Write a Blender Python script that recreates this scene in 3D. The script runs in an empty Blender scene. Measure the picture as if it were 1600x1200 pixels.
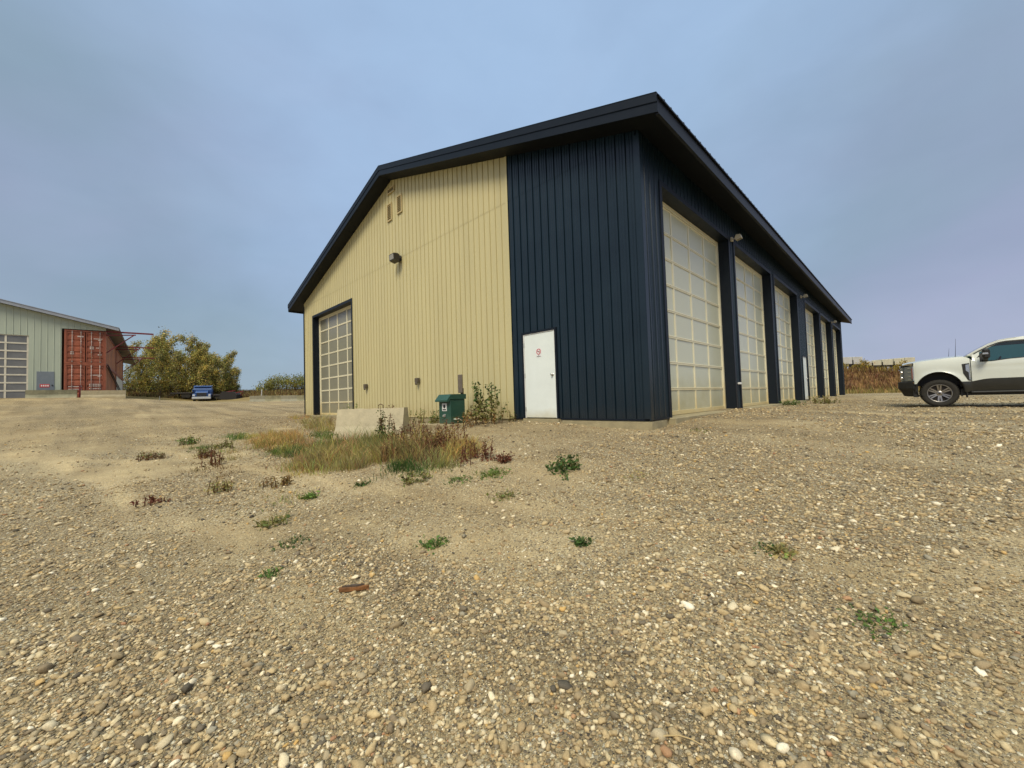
import bpy, math, random
import numpy as np
from mathutils import Matrix, Vector

random.seed(7); rs = np.random.RandomState(11)
SC = bpy.context.scene
COL = SC.collection
R = math.radians

# ------------------------------------------------------------------ camera (solved from the building's edges)
F, YAW, PITCH, ROLL = 629.8, R(-44.5525), R(2.146), R(-1.8132)
CAM = np.array([3.598, -7.4488, 0.4797])
_d = np.array([math.sin(YAW)*math.cos(PITCH), math.cos(YAW)*math.cos(PITCH), math.sin(PITCH)])
_r = np.array([math.cos(YAW), -math.sin(YAW), 0.0]); _u = np.cross(_r, _d)
CR = math.cos(ROLL)*_r + math.sin(ROLL)*_u
CU = -math.sin(ROLL)*_r + math.cos(ROLL)*_u
CD = _d
cd = bpy.data.cameras.new('camera'); co = bpy.data.objects.new('camera', cd); COL.objects.link(co)
cd.sensor_width = 36; cd.lens = F/1600*36; cd.clip_start = 0.05; cd.clip_end = 3000
co.matrix_world = Matrix(((CR[0], CU[0], -CD[0], CAM[0]), (CR[1], CU[1], -CD[1], CAM[1]), (CR[2], CU[2], -CD[2], CAM[2]), (0, 0, 0, 1)))
SC.camera = co

def ray(px, py): return CD + CR*(px-800)/F + CU*(600-py)/F

# ------------------------------------------------------------------ noise + terrain
def _h(ix, iy, s):
    n = (ix.astype(np.int64)*374761393 + iy.astype(np.int64)*668265263 + s*1442695041) & 0x7fffffff
    n = ((n ^ (n >> 13))*1274126177) & 0x7fffffff
    return ((n ^ (n >> 16)) & 0xffff)/65535.0
def vn(x, y, s=0):
    x = np.asarray(x, float); y = np.asarray(y, float)
    ix = np.floor(x); iy = np.floor(y); fx = x-ix; fy = y-iy
    fx = fx*fx*(3-2*fx); fy = fy*fy*(3-2*fy)
    a = _h(ix, iy, s); b = _h(ix+1, iy, s); c = _h(ix, iy+1, s); d = _h(ix+1, iy+1, s)
    return (a*(1-fx)+b*fx)*(1-fy) + (c*(1-fx)+d*fx)*fy
def fbm(x, y, s=0, o=4):
    t = 0; a = 0.5; n = 0
    for k in range(o):
        t = t + a*vn(x*2**k, y*2**k, s+k*17); n += a; a *= 0.5
    return t/n
def sstep(a, b, x):
    t = np.clip((np.asarray(x, float)-a)/(b-a), 0, 1); return t*t*(3-2*t)

GP = np.array([(3.6,-7.45,-.97),(2.3,-6.2,-.93),(6,-6,-.93),(5,-9,-1.0),(0,-8,-.97),(3,-3.4,-.66),(3,-.2,-.36),(0,-3.6,-.60),
 (-7.2,-3.3,-.50),(-6.6,-1.6,-.42),(-5,-1,-.15),(-4.2,-.3,-.10),(0,0,-.2),(.5,-.6,-.22),(-2.6,-.2,-.09),(-9,-.3,-.14),(-15,-.3,-.12),(-19,0,-.08),
 (-11,-7,-.62),(-17,-3.2,-.30),(-17,-7.5,-.35),(-25,-7,.25),(-35,-8,.95),(-46,-7.3,1.74),(-46,-14,1.78),(-50,-20,1.85),
 (.7,1,-.10),(.7,8,-.06),(.7,20,-.05),(.7,33,-.04),(3,9.5,-.20),(4.2,10.8,-.215),(6,11,-.22),(9,12,-.22),(15,12,-.22),(3,24,-.06),(10,25,-.05),(20,20,-.1),(3,40,-.02),(14,44,0),
 (10,-1,-.5),(10,-6,-.9),(12,4,-.28),(-64,2,1.42),(-70,3,1.6),(-50,.5,1.2),(-42,-1,1.05),(-60,5,1.3),(-25,8,.1),(-36,8,.62),(-56,7,1.16),(-52,11,1.05),(-76,4,1.62),(-70,-4,2.0),(-79,-5,2.4),(-74,14,2.95),
 (-100,0,4.1),(-100,40,4.0),(-110,-40,4.2),(0,70,.1),(-40,45,1.0),(40,30,0),(60,70,.1),(10,-30,-1),(-20,-30,-.5),(-60,-45,1.8),(60,-40,-1)], float)
def _phi(r2): return np.sqrt(r2+1.5)
_A = _phi(((GP[:, None, :2]-GP[None, :, :2])**2).sum(-1)); _n = len(GP)
_M = np.zeros((_n+1, _n+1)); _M[:_n, :_n] = _A - 0.02*np.eye(_n); _M[:_n, _n] = 1; _M[_n, :_n] = 1
_W = np.linalg.solve(_M, np.append(GP[:, 2], 0))
def ground(x, y, fine=True):
    x = np.atleast_1d(np.asarray(x, float)); y = np.atleast_1d(np.asarray(y, float))
    rr = np.hypot(x+30, y); k = np.minimum(1, 95/np.maximum(rr, 1e-6))
    X = -30+(x+30)*k; Y = y*k
    z = np.full(x.shape, _W[_n])
    for i in range(_n): z = z + _W[i]*_phi((X-GP[i, 0])**2+(Y-GP[i, 1])**2)
    z = np.clip(z, -1.6, 4.5)
    if fine:
        w = 1-sstep(25, 60, np.hypot(x-CAM[0], y-CAM[1]))
        z = z + w*((fbm(x*.9, y*.9, 3)-.5)*.10 + (fbm(x*4.5, y*4.5, 9, 3)-.5)*.025)
    return z
def gz(x, y): return float(ground(x, y)[0])
def at(px, py):
    """point of the terrain seen at this pixel of the photograph"""
    v = ray(px, py); t = 0.5; last = t
    while t < 140:
        q = CAM+v*t
        if q[2] < gz(q[0], q[1]):
            a, b = last, t
            for _ in range(14):
                m = (a+b)/2; q = CAM+v*m
                if q[2] < gz(q[0], q[1]): b = m
                else: a = m
            q = CAM+v*b; return Vector((q[0], q[1], gz(q[0], q[1])))
        last = t; t *= 1.03
    q = CAM+v*60; return Vector((q[0], q[1], gz(q[0], q[1])))
def at_many(px, py):
    V = CD[None]+CR[None]*((np.asarray(px, float)-800)/F)[:, None]+CU[None]*((600-np.asarray(py, float))/F)[:, None]
    T = .8*1.035**np.arange(150); P = CAM[None, None]+V[:, None, :]*T[None, :, None]
    d = P[..., 2]-ground(P[..., 0].ravel(), P[..., 1].ravel(), False).reshape(P.shape[:2])
    k = np.clip(np.argmax(d < 0, 1), 1, 149); i = np.arange(len(V)); d0, d1 = d[i, k-1], d[i, k]
    t = T[k-1]+(T[k]-T[k-1])*np.clip(d0/(d0-d1+1e-9), 0, 1); return CAM[None]+V*t[:, None]
def at_depth(px, py, d): return Vector(CAM+ray(px, py)*d)

TRK = [(.92, .39, -3.05, .26), (.92, .39, -1.2, .26), (.30, .954, 5.75, .24), (.97, -.25, 7.8, .24), (.97, -.25, 6.0, .24), (.985, .17, -4.5, .25), (.985, .17, -6.2, .25)]
def tracks(x, y):
    t = 0*x
    for a_, b_, o_, w_ in TRK:
        q_ = (-b_*x+a_*y)-o_+.7*(fbm(x*.30, y*.30, 55, 2)-.5); t = np.maximum(t, np.exp(-(q_/w_)**2)*sstep(.36, .58, fbm(x*.45+9, y*.45, 58, 2)))
    return t*(1-sstep(14, 22, np.hypot(x-CAM[0], y-CAM[1])))
# density of loose pebbles: patches of bare sandy dirt between drifts of gravel
def gravel_density(x, y):
    d = .07+.95*sstep(.34, .60, fbm(x*.42+3.1, y*.42+7.7, 21, 4))
    st = fbm(x*.18+y*.1, y*1.1-x*.55, 41, 3)
    d = d*.75 + .35*sstep(.35, .6, st)
    d = d*(1-.85*tracks(x, y))
    d = d*(1-.5*sstep(-9, -20, x))
    tr = fbm(x*.07, y*1.3-x*.10, 77, 3)
    d = d + .25*sstep(.52, .62, tr)*sstep(-8, -20, x)
    q = ((x+3.4)/3.0)**2 + ((y+3.6)/1.2)**2
    d = d + .5*np.exp(-q)
    return np.clip(d, 0.03, 1)

# ------------------------------------------------------------------ materials
def nt(m): return m.node_tree.nodes, m.node_tree.links
MATS = {}
def mat(name, col, rough=.5, metal=0.0, var=0.0, vscale=3.0, bump=0.0, bscale=40.0, spec=.5, stretch=None, dirt_bounce=None, coat=0.0):
    if name in MATS: return MATS[name]
    m = bpy.data.materials.new(name); m.use_nodes = True; N, L = nt(m); b = N['Principled BSDF']
    b.inputs['Base Color'].default_value = (*col, 1); b.inputs['Roughness'].default_value = rough
    b.inputs['Metallic'].default_value = metal; b.inputs['Specular IOR Level'].default_value = spec
    b.inputs['Coat Weight'].default_value = coat
    tc = N.new('ShaderNodeTexCoord'); src = tc.outputs['Object']
    if stretch:
        mp = N.new('ShaderNodeMapping'); mp.inputs['Scale'].default_value = stretch; L.new(src, mp.inputs['Vector']); src = mp.outputs['Vector']
    out = None
    if var:
        n = N.new('ShaderNodeTexNoise'); n.inputs['Scale'].default_value = vscale; n.inputs['Detail'].default_value = 6; n.inputs['Roughness'].default_value = .65
        L.new(src, n.inputs['Vector'])
        mr = N.new('ShaderNodeMapRange'); mr.inputs['From Min'].default_value = .3; mr.inputs['From Max'].default_value = .7
        mr.inputs['To Min'].default_value = 1-var; mr.inputs['To Max'].default_value = 1+var; L.new(n.outputs['Fac'], mr.inputs['Value'])
        mx = N.new('ShaderNodeVectorMath'); mx.operation = 'SCALE'; mx.inputs[0].default_value = col
        L.new(mr.outputs['Result'], mx.inputs['Scale']); out = mx.outputs['Vector']
        mr2 = N.new('ShaderNodeMapRange'); mr2.inputs['To Min'].default_value = max(.02, rough-.12); mr2.inputs['To Max'].default_value = min(1, rough+.12)
        L.new(n.outputs['Fac'], mr2.inputs['Value']); L.new(mr2.outputs['Result'], b.inputs['Roughness'])
    if dirt_bounce:   # (colour, height, amount) splashed dust or painted ground reflection along the foot of a surface
        sp = N.new('ShaderNodeSeparateXYZ'); L.new(tc.outputs['Object'], sp.inputs['Vector'])
        dn = N.new('ShaderNodeTexNoise'); dn.inputs['Scale'].default_value = 2.3; dn.inputs['Detail'].default_value = 7; L.new(tc.outputs['Object'], dn.inputs['Vector'])
        ad = N.new('ShaderNodeMath'); ad.operation = 'MULTIPLY_ADD'; ad.inputs[1].default_value = -1.3*dirt_bounce[1]; L.new(dn.outputs['Fac'], ad.inputs[0]); L.new(sp.outputs['Z'], ad.inputs[2])
        m3 = N.new('ShaderNodeMapRange'); m3.inputs['From Min'].default_value = -.6*dirt_bounce[1]; m3.inputs['From Max'].default_value = .35*dirt_bounce[1]
        m3.inputs['To Min'].default_value = dirt_bounce[2]; m3.inputs['To Max'].default_value = 0; L.new(ad.outputs[0], m3.inputs['Value'])
        mm = N.new('ShaderNodeMix'); mm.data_type = 'RGBA'; L.new(m3.outputs['Result'], mm.inputs['Factor'])
        if out: L.new(out, mm.inputs['A'])
        else: mm.inputs['A'].default_value = (*col, 1)
        mm.inputs['B'].default_value = (*dirt_bounce[0], 1); out = mm.outputs['Result']
    if out: L.new(out, b.inputs['Base Color'])
    if bump:
        n2 = N.new('ShaderNodeTexNoise'); n2.inputs['Scale'].default_value = bscale; n2.inputs['Detail'].default_value = 5; L.new(src, n2.inputs['Vector'])
        bp = N.new('ShaderNodeBump'); bp.inputs['Strength'].default_value = bump; bp.inputs['Distance'].default_value = .02
        L.new(n2.outputs['Fac'], bp.inputs['Height']); L.new(bp.outputs['Normal'], b.inputs['Normal'])
    MATS[name] = m; return m
def glass(name, tint, amt=.75):
    m = bpy.data.materials.new(name); m.use_nodes = True; N, L = nt(m); N.remove(N['Principled BSDF'])
    t = N.new('ShaderNodeBsdfTransparent'); t.inputs['Color'].default_value = (*tint, 1)
    g = N.new('ShaderNodeBsdfGlossy'); g.inputs['Roughness'].default_value = .03
    fr = N.new('ShaderNodeFresnel'); fr.inputs['IOR'].default_value = 1.5
    ad = N.new('ShaderNodeMath'); ad.operation = 'ADD'; ad.inputs[1].default_value = 1-amt-.2; L.new(fr.outputs[0], ad.inputs[0])
    mx = N.new('ShaderNodeMixShader'); L.new(ad.outputs[0], mx.inputs['Fac']); L.new(t.outputs[0], mx.inputs[1]); L.new(g.outputs[0], mx.inputs[2])
    L.new(mx.outputs[0], N['Material Output'].inputs['Surface']); MATS[name] = m; return m
def vcol(name, rough=.8, trans=0.0, bump=0.0, spec=.3):
    m = bpy.data.materials.new(name); m.use_nodes = True; N, L = nt(m); b = N['Principled BSDF']
    a = N.new('ShaderNodeAttribute'); a.attribute_name = 'col'; b.inputs['Roughness'].default_value = rough; b.inputs['Specular IOR Level'].default_value = spec
    src = a.outputs['Color']
    if bump:
        tc = N.new('ShaderNodeTexCoord'); n = N.new('ShaderNodeTexNoise'); n.inputs['Scale'].default_value = 160; n.inputs['Detail'].default_value = 4
        L.new(tc.outputs['Object'], n.inputs['Vector'])
        mr = N.new('ShaderNodeMapRange'); mr.inputs['To Min'].default_value = .6; mr.inputs['To Max'].default_value = 1.4; L.new(n.outputs['Fac'], mr.inputs['Value'])
        sc = N.new('ShaderNodeVectorMath'); sc.operation = 'SCALE'; L.new(src, sc.inputs[0]); L.new(mr.outputs['Result'], sc.inputs['Scale']); src = sc.outputs['Vector']
    L.new(src, b.inputs['Base Color'])
    if trans:
        t = N.new('ShaderNodeBsdfTranslucent'); L.new(src, t.inputs['Color'])
        mx = N.new('ShaderNodeMixShader'); mx.inputs['Fac'].default_value = trans
        L.new(b.outputs[0], mx.inputs[1]); L.new(t.outputs[0], mx.inputs[2]); L.new(mx.outputs[0], N['Material Output'].inputs['Surface'])
    MATS[name] = m; return m

DUST = (.36, .29, .16)
BEIGE = mat('beige steel siding', (.56, .50, .275), .5, var=.06, vscale=1.2, stretch=(1, 1, .12), dirt_bounce=((.45, .36, .18), .5, .5), spec=.35)
NAVY = mat('navy steel siding', (.0055, .0165, .027), .34, var=.2, vscale=.8, dirt_bounce=((.03, .026, .02), .3, .25), spec=.5)
TRIM = mat('dark navy trim', (.008, .0125, .02), .45, var=.1, vscale=4, spec=.22)
SOFF = mat('dark soffit metal', (.006, .008, .011), .6, spec=.25)
ROOFM = mat('dark ribbed roof steel', (.010, .013, .018), .5, var=.1, vscale=1.0)
CREAM = mat('cream aluminium', (.80, .75, .55), .42, var=.04, vscale=2, dirt_bounce=((.58, .42, .12), 1.0, .65))  # yellow foot is the ground's reflection painted into the rails
PANE = mat('milky door panel', (.62, .63, .49), .24, spec=.4, dirt_bounce=((.40, .34, .15), .9, .5))  # lower panels: dust plus yellow ground reflection tinted into the colour
PANE2 = mat('grey milky door panel', (.23, .225, .17), .2, spec=.4, dirt_bounce=((.30, .26, .14), .8, .4))
DOORW = mat('white painted steel door', (.78, .84, .81), .45, var=.04, vscale=2, dirt_bounce=((.55, .50, .34), .22, .6))
STEEL = mat('brushed steel', (.55, .54, .50), .3, .9, var=.1, vscale=20)
BLACK = mat('black plastic', (.012, .012, .013), .5)
CONC = mat('weathered concrete', (.47, .41, .27), .85, var=.16, vscale=3.5, bump=.5, bscale=30, dirt_bounce=((.26, .20, .10), .28, .8))
CONCM = mat('mossy concrete', (.27, .26, .17), .88, var=.35, vscale=2.0, bump=.5, bscale=20, dirt_bounce=((.42, .37, .24), .18, .8))
CONCB = mat('foundation concrete', (.34, .29, .17), .85, var=.2, vscale=4, bump=.5, bscale=35)
MINT = mat('pale green steel siding', (.40, .45, .36), .5, var=.07, vscale=.8, stretch=(1.6, 1, .3))
GREYR = mat('grey galvanised roof', (.32, .34, .37), .45, .2, var=.1, vscale=2)
GREYU = mat('rusty grey eave steel', (.24, .21, .19), .6, var=.3, vscale=2)
GDOOR = mat('grey steel door', (.17, .20, .23), .5, var=.1, vscale=3)
REDC = mat('weathered red container paint', (.27, .075, .036), .6, var=.40, vscale=1.5, stretch=(1, 1, .35), bump=.15)
RUSTC = mat('rusty orange container side', (.38, .15, .06), .65, var=.35, vscale=1.2, stretch=(1, 1, .3))
REDB = mat('maroon beam paint', (.16, .018, .022), .5, var=.2, vscale=4)
WHITE = mat('white paint', (.75, .75, .72), .5, var=.06, vscale=6)
OFFW = mat('dirty white panel', (.62, .58, .47), .7, var=.15, vscale=2)
REDS = mat('red sign paint', (.55, .03, .04), .5)
INK = mat('black sign ink', (.01, .01, .012), .6)
XFG = mat('green cabinet paint', (.024, .082, .060), .42, var=.12, vscale=5, dirt_bounce=((.10, .12, .07), .25, .5))
WOODP = mat('weathered grey brown timber', (.09, .065, .045), .85, var=.4, vscale=6, stretch=(4, 4, .5), bump=.5)
WOODO = mat('broken brown timber', (.20, .085, .025), .8, var=.4, vscale=14, bump=.6)
TWIG = mat('dry straw twig', (.45, .33, .15), .8, var=.2, vscale=30)
BARK = mat('pale grey poplar bark', (.16, .13, .085), .9, var=.4, vscale=3, bump=.5)
TPAINT = mat('pearl white car paint', (.60, .63, .57), .22, var=.015, vscale=2, coat=.6, dirt_bounce=((.42, .36, .22), .45, .45))
TDARK = mat('dark stone car paint', (.018, .018, .015), .35, var=.1, vscale=6, coat=.3)
TBLK = mat('dusty black trim', (.010, .010, .010), .6, var=.3, vscale=9)
RUBBER = mat('dusty tyre rubber', (.022, .020, .016), .85, var=.35, vscale=9, bump=.4)
CHROME = mat('polished alloy', (.62, .60, .57), .22, 1.0, var=.05, vscale=12)
RIMD = mat('dark alloy pocket', (.035, .028, .024), .5, .3)
LENS = mat('headlamp lens', (.10, .11, .115), .10, spec=.8, coat=1)
AMBER = mat('amber marker', (.22, .07, .04), .3)
SEAT = mat('dark seat leather', (.035, .04, .04), .6)
GLASS = glass('teal tinted window', (.20, .40, .36), .76)
BLUEP = mat('blue truck paint', (.016, .06, .20), .35, var=.08, vscale=2, coat=.4)
WSCR = mat('dark windscreen', (.05, .09, .13), .08, spec=.8)
CRATE = mat('pale grey crate panel', (.50, .50, .46), .75, var=.18, vscale=1.3)
CRATEY = mat('pale straw crate panel', (.54, .51, .37), .75, var=.18, vscale=1.3)
FOL = vcol('foliage', .75, .30)
STONE = vcol('river pebbles', .8, 0, .6, .35)

# ------------------------------------------------------------------ mesh helpers
class MB:
    """collects shapes and links them as ONE mesh object"""
    def __init__(s): s.v = []; s.f = []; s.sm = []
    def add(s, vs, fs, smooth=False):
        o = len(s.v); s.v += [tuple(float(c) for c in v) for v in vs]; s.f += [tuple(i+o for i in f) for f in fs]; s.sm += [smooth]*len(fs); return s
    def box(s, x0, x1, y0, y1, z0, z1, bev=0):
        if bev <= 0:
            return s.add([(x0,y0,z0),(x1,y0,z0),(x1,y1,z0),(x0,y1,z0),(x0,y0,z1),(x1,y0,z1),(x1,y1,z1),(x0,y1,z1)],
                         [(0,3,2,1),(4,5,6,7),(0,1,5,4),(1,2,6,5),(2,3,7,6),(3,0,4,7)])
        b = min(bev, (x1-x0)/2.01, (y1-y0)/2.01, (z1-z0)/2.01); vs = []; idx = {}
        for ix, X in enumerate((x0, x1)):
            for iy, Y in enumerate((y0, y1)):
                for iz, Z in enumerate((z0, z1)):
                    sx, sy, sz = (1, -1)[ix], (1, -1)[iy], (1, -1)[iz]
                    for a, p in enumerate(((X, Y+sy*b, Z+sz*b), (X+sx*b, Y, Z+sz*b), (X+sx*b, Y+sy*b, Z))):
                        idx[ix, iy, iz, a] = len(vs); vs.append(p)
        g = idx; fs = []
        for i in (0, 1):
            fs += [(g[i,0,0,0],g[i,1,0,0],g[i,1,1,0],g[i,0,1,0]), (g[0,i,0,1],g[1,i,0,1],g[1,i,1,1],g[0,i,1,1]), (g[0,0,i,2],g[1,0,i,2],g[1,1,i,2],g[0,1,i,2])]
            for j in (0, 1):
                fs += [(g[i,j,0,0],g[i,j,1,0],g[i,j,1,1],g[i,j,0,1]), (g[i,0,j,0],g[i,1,j,0],g[i,1,j,2],g[i,0,j,2]), (g[0,i,j,1],g[1,i,j,1],g[1,i,j,2],g[0,i,j,2])]
                for k in (0, 1): fs.append((g[i,j,k,0], g[i,j,k,1], g[i,j,k,2]))
        return s.add(vs, fs)
    def prism(s, poly, axis, a0, a1):
        """polygon in the two other axes, extruded along axis"""
        n = len(poly)
        def P(p, a): return {'x': (a, p[0], p[1]), 'y': (p[0], a, p[1]), 'z': (p[0], p[1], a)}[axis]
        vs = [P(p, a0) for p in poly]+[P(p, a1) for p in poly]
        return s.add(vs, [tuple(range(n))[::-1], tuple(range(n, 2*n))]+[(i, (i+1) % n, n+(i+1) % n, n+i) for i in range(n)])
    def bar(s, p0, p1, w, h, up=(0, 0, 1)):
        p0 = Vector(p0); p1 = Vector(p1); d = (p1-p0).normalized(); a = d.cross(Vector(up))
        if a.length < 1e-4: a = d.cross(Vector((1, 0, 0)))
        a.normalize(); b = a.cross(d)
        c = [(-w/2, -h/2), (w/2, -h/2), (w/2, h/2), (-w/2, h/2)]
        vs = [p+a*i+b*j for p in (p0, p1) for i, j in c]
        return s.add(vs, [(3,2,1,0),(4,5,6,7),(0,1,5,4),(1,2,6,5),(2,3,7,6),(3,0,4,7)])
    def tube(s, pts, rad, n=8):
        pts = [Vector(p) for p in pts]; rad = rad if isinstance(rad, (list, tuple)) else [rad]*len(pts)
        vs = []; fs = []
        for i, p in enumerate(pts):
            d = (pts[min(i+1, len(pts)-1)]-pts[max(i-1, 0)]).normalized()
            a = d.cross(Vector((0, 0, 1)))
            if a.length < .05: a = d.cross(Vector((1, 0, 0)))
            a.normalize(); b = a.cross(d)
            for k in range(n): t = 2*math.pi*k/n; vs.append(p+(a*math.cos(t)+b*math.sin(t))*rad[i])
        for i in range(len(pts)-1):
            for k in range(n): fs.append((i*n+k, i*n+(k+1) % n, (i+1)*n+(k+1) % n, (i+1)*n+k))
        fs += [tuple(range(n))[::-1], tuple(range((len(pts)-1)*n, len(pts)*n))]
        return s.add(vs, fs, True)
    def lathe(s, prof, c, axis='y', n=28, smooth=True):
        """prof: (radius, offset along axis)"""
        vs = []; fs = []; m = len(prof)
        for k in range(n):
            t = 2*math.pi*k/n; ca, sa = math.cos(t), math.sin(t)
            for r, o in prof:
                vs.append({'y': (c[0]+r*ca, c[1]+o, c[2]+r*sa), 'x': (c[0]+o, c[1]+r*ca, c[2]+r*sa), 'z': (c[0]+r*ca, c[1]+r*sa, c[2]+o)}[axis])
        for k in range(n):
            for i in range(m-1): fs.append((k*m+i, k*m+i+1, ((k+1) % n)*m+i+1, ((k+1) % n)*m+i))
        return s.add(vs, fs, smooth)
    def grid(s, rows, smooth=True):
        """rows of points of equal length -> surface"""
        m = len(rows[0]); vs = [p for r in rows for p in r]
        return s.add(vs, [(i*m+j, i*m+j+1, (i+1)*m+j+1, (i+1)*m+j) for i in range(len(rows)-1) for j in range(m-1)], smooth)
    def build(s, name, m, parent=None):
        me = bpy.data.meshes.new(name); me.from_pydata(s.v, [], s.f); me.materials.append(m)
        me.polygons.foreach_set('use_smooth', s.sm); me.update()
        o = bpy.data.objects.new(name, me); COL.objects.link(o)
        if parent: o.parent = parent
        return o
def npmesh(name, V, Fc, m, cols=None, parent=None, smooth=False, attrs=None):
    V = np.asarray(V, np.float32); Fc = np.asarray(Fc, np.int32); k = Fc.shape[1]
    me = bpy.data.meshes.new(name); me.vertices.add(len(V)); me.vertices.foreach_set('co', V.ravel())
    me.loops.add(Fc.size); me.loops.foreach_set('vertex_index', Fc.ravel())
    me.polygons.add(len(Fc)); me.polygons.foreach_set('loop_start', np.arange(0, Fc.size, k, dtype=np.int32))
    me.polygons.foreach_set('use_smooth', np.full(len(Fc), smooth))
    me.update(calc_edges=True)
    if cols is not None:
        a = me.attributes.new('col', 'FLOAT_COLOR', 'POINT'); c = np.ones((len(V), 4), np.float32); c[:, :3] = cols; a.data.foreach_set('color', c.ravel())
    for nm, d in (attrs or {}).items():
        a = me.attributes.new(nm, 'FLOAT', 'POINT'); a.data.foreach_set('value', np.asarray(d, np.float32))
    me.materials.append(m); o = bpy.data.objects.new(name, me); COL.objects.link(o)
    if parent: o.parent = parent
    return o
def tag(o, label=None, cat=None, group=None, kind=None):
    if label: o['label'] = label
    if cat: o['category'] = cat
    if group: o['group'] = group
    if kind: o['kind'] = kind
    return o
def thing(name, label, cat, loc=(0, 0, 0), rotz=0, group=None):
    o = bpy.data.objects.new(name, None); COL.objects.link(o); o.location = loc; o.rotation_euler = (0, 0, rotz); o.empty_display_size = .1
    return tag(o, label, cat, group)
def dup(root, loc, rotz=None, label=None, scale=None):
    r = root.copy(); COL.objects.link(r); r.location = loc
    if rotz is not None: r.rotation_euler = (0, 0, rotz)
    if scale is not None: r.scale = scale
    if label: r['label'] = label
    for ch in list(root.children):
        c = ch.copy(); COL.objects.link(c); c.parent = r
        for g in list(ch.children):
            d = g.copy(); COL.objects.link(d); d.parent = c
    return r
def text_mesh(name, body, size, m, parent, loc, rot):
    cu = bpy.data.curves.new(name, 'FONT'); cu.body = body; cu.size = size; cu.align_x = 'CENTER'; cu.align_y = 'CENTER'; cu.extrude = .001
    t = bpy.data.objects.new(name, cu); COL.objects.link(t); bpy.context.view_layer.update()
    me = bpy.data.meshes.new_from_object(t.evaluated_get(bpy.context.evaluated_depsgraph_get()))
    bpy.data.objects.remove(t); me.materials.clear(); me.materials.append(m)
    o = bpy.data.objects.new(name, me); COL.objects.link(o); o.parent = parent; o.location = loc; o.rotation_euler = rot; return o

# ------------------------------------------------------------------ light and sky
w = bpy.data.worlds.new('World'); SC.world = w; w.use_nodes = True
N, L = w.node_tree.nodes, w.node_tree.links; N.clear()
SUN_EL, SUN_AZ = R(48), R(154)     # azimuth measured from +Y clockwise
sk = N.new('ShaderNodeTexSky'); sk.sky_type = 'NISHITA'; sk.sun_disc = False; sk.sun_elevation = SUN_EL; sk.sun_rotation = SUN_AZ; sk.air_density = 1.2; sk.dust_density = 3
skb = N.new('ShaderNodeVectorMath'); skb.operation = 'SCALE'; skb.inputs['Scale'].default_value = .05; L.new(sk.outputs[0], skb.inputs[0])
tc = N.new('ShaderNodeTexCoord'); nrm = N.new('ShaderNodeVectorMath'); nrm.operation = 'NORMALIZE'; L.new(tc.outputs['Generated'], nrm.inputs[0])
sep = N.new('ShaderNodeSeparateXYZ'); L.new(nrm.outputs[0], sep.inputs[0])
def wnoise(scale, det, st):
    mp = N.new('ShaderNodeMapping'); mp.inputs['Scale'].default_value = st; mp.inputs['Rotation'].default_value = (.2, .1, .5); L.new(nrm.outputs[0], mp.inputs['Vector'])
    n = N.new('ShaderNodeTexNoise'); n.inputs['Scale'].default_value = scale; n.inputs['Detail'].default_value = det; n.inputs['Roughness'].default_value = .5; n.inputs['Distortion'].default_value = .3
    L.new(mp.outputs[0], n.inputs['Vector']); return n.outputs['Fac']
def ramp(src, stops):
    r = N.new('ShaderNodeValToRGB'); e = r.color_ramp.elements
    while len(e) < len(stops): e.new(.5)
    for i, (p, c) in enumerate(stops): e[i].position = p; e[i].color = (*c, 1)
    L.new(src, r.inputs[0]); return r.outputs[0]
def wmix(f, a, b, mode='MIX', fv=None):
    m = N.new('ShaderNodeMix'); m.data_type = 'RGBA'; m.blend_type = mode
    if f is not None: L.new(f, m.inputs['Factor'])
    else: m.inputs['Factor'].default_value = fv
    L.new(a, m.inputs['A']); L.new(b, m.inputs['B']); return m.outputs['Result']
cl = ramp(wnoise(1.3, 4, (1, 1, 1.6)), [(.36, (.142, .196, .250)), (.5, (.163, .204, .278)), (.64, (.182, .206, .296))])
bd = N.new('ShaderNodeVectorMath'); bd.operation = 'DOT_PRODUCT'; bd.inputs[1].default_value = Vector(ray(760, 40)).normalized(); L.new(nrm.outputs[0], bd.inputs[0])
bn = N.new('ShaderNodeMath'); bn.operation = 'MULTIPLY_ADD'; bn.inputs[1].default_value = .42; L.new(wnoise(1.9, 5, (1, 1, 1.4)), bn.inputs[0]); L.new(bd.outputs['Value'], bn.inputs[2])
br_ = N.new('ShaderNodeMapRange'); br_.interpolation_type = 'SMOOTHSTEP'; br_.inputs['From Min'].default_value = .86; br_.inputs['From Max'].default_value = 1.24; L.new(bn.outputs[0], br_.inputs['Value'])
brc = N.new('ShaderNodeRGB'); brc.outputs[0].default_value = (.206, .292, .418, 1)
cl = wmix(br_.outputs['Result'], cl, brc.outputs[0])
fine = ramp(wnoise(5.5, 6, (1, 1, 2.2)), [(.3, (.96, .965, .97)), (.7, (1.04, 1.035, 1.03))])
cl = wmix(None, cl, fine, 'MULTIPLY', 1.0)
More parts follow.
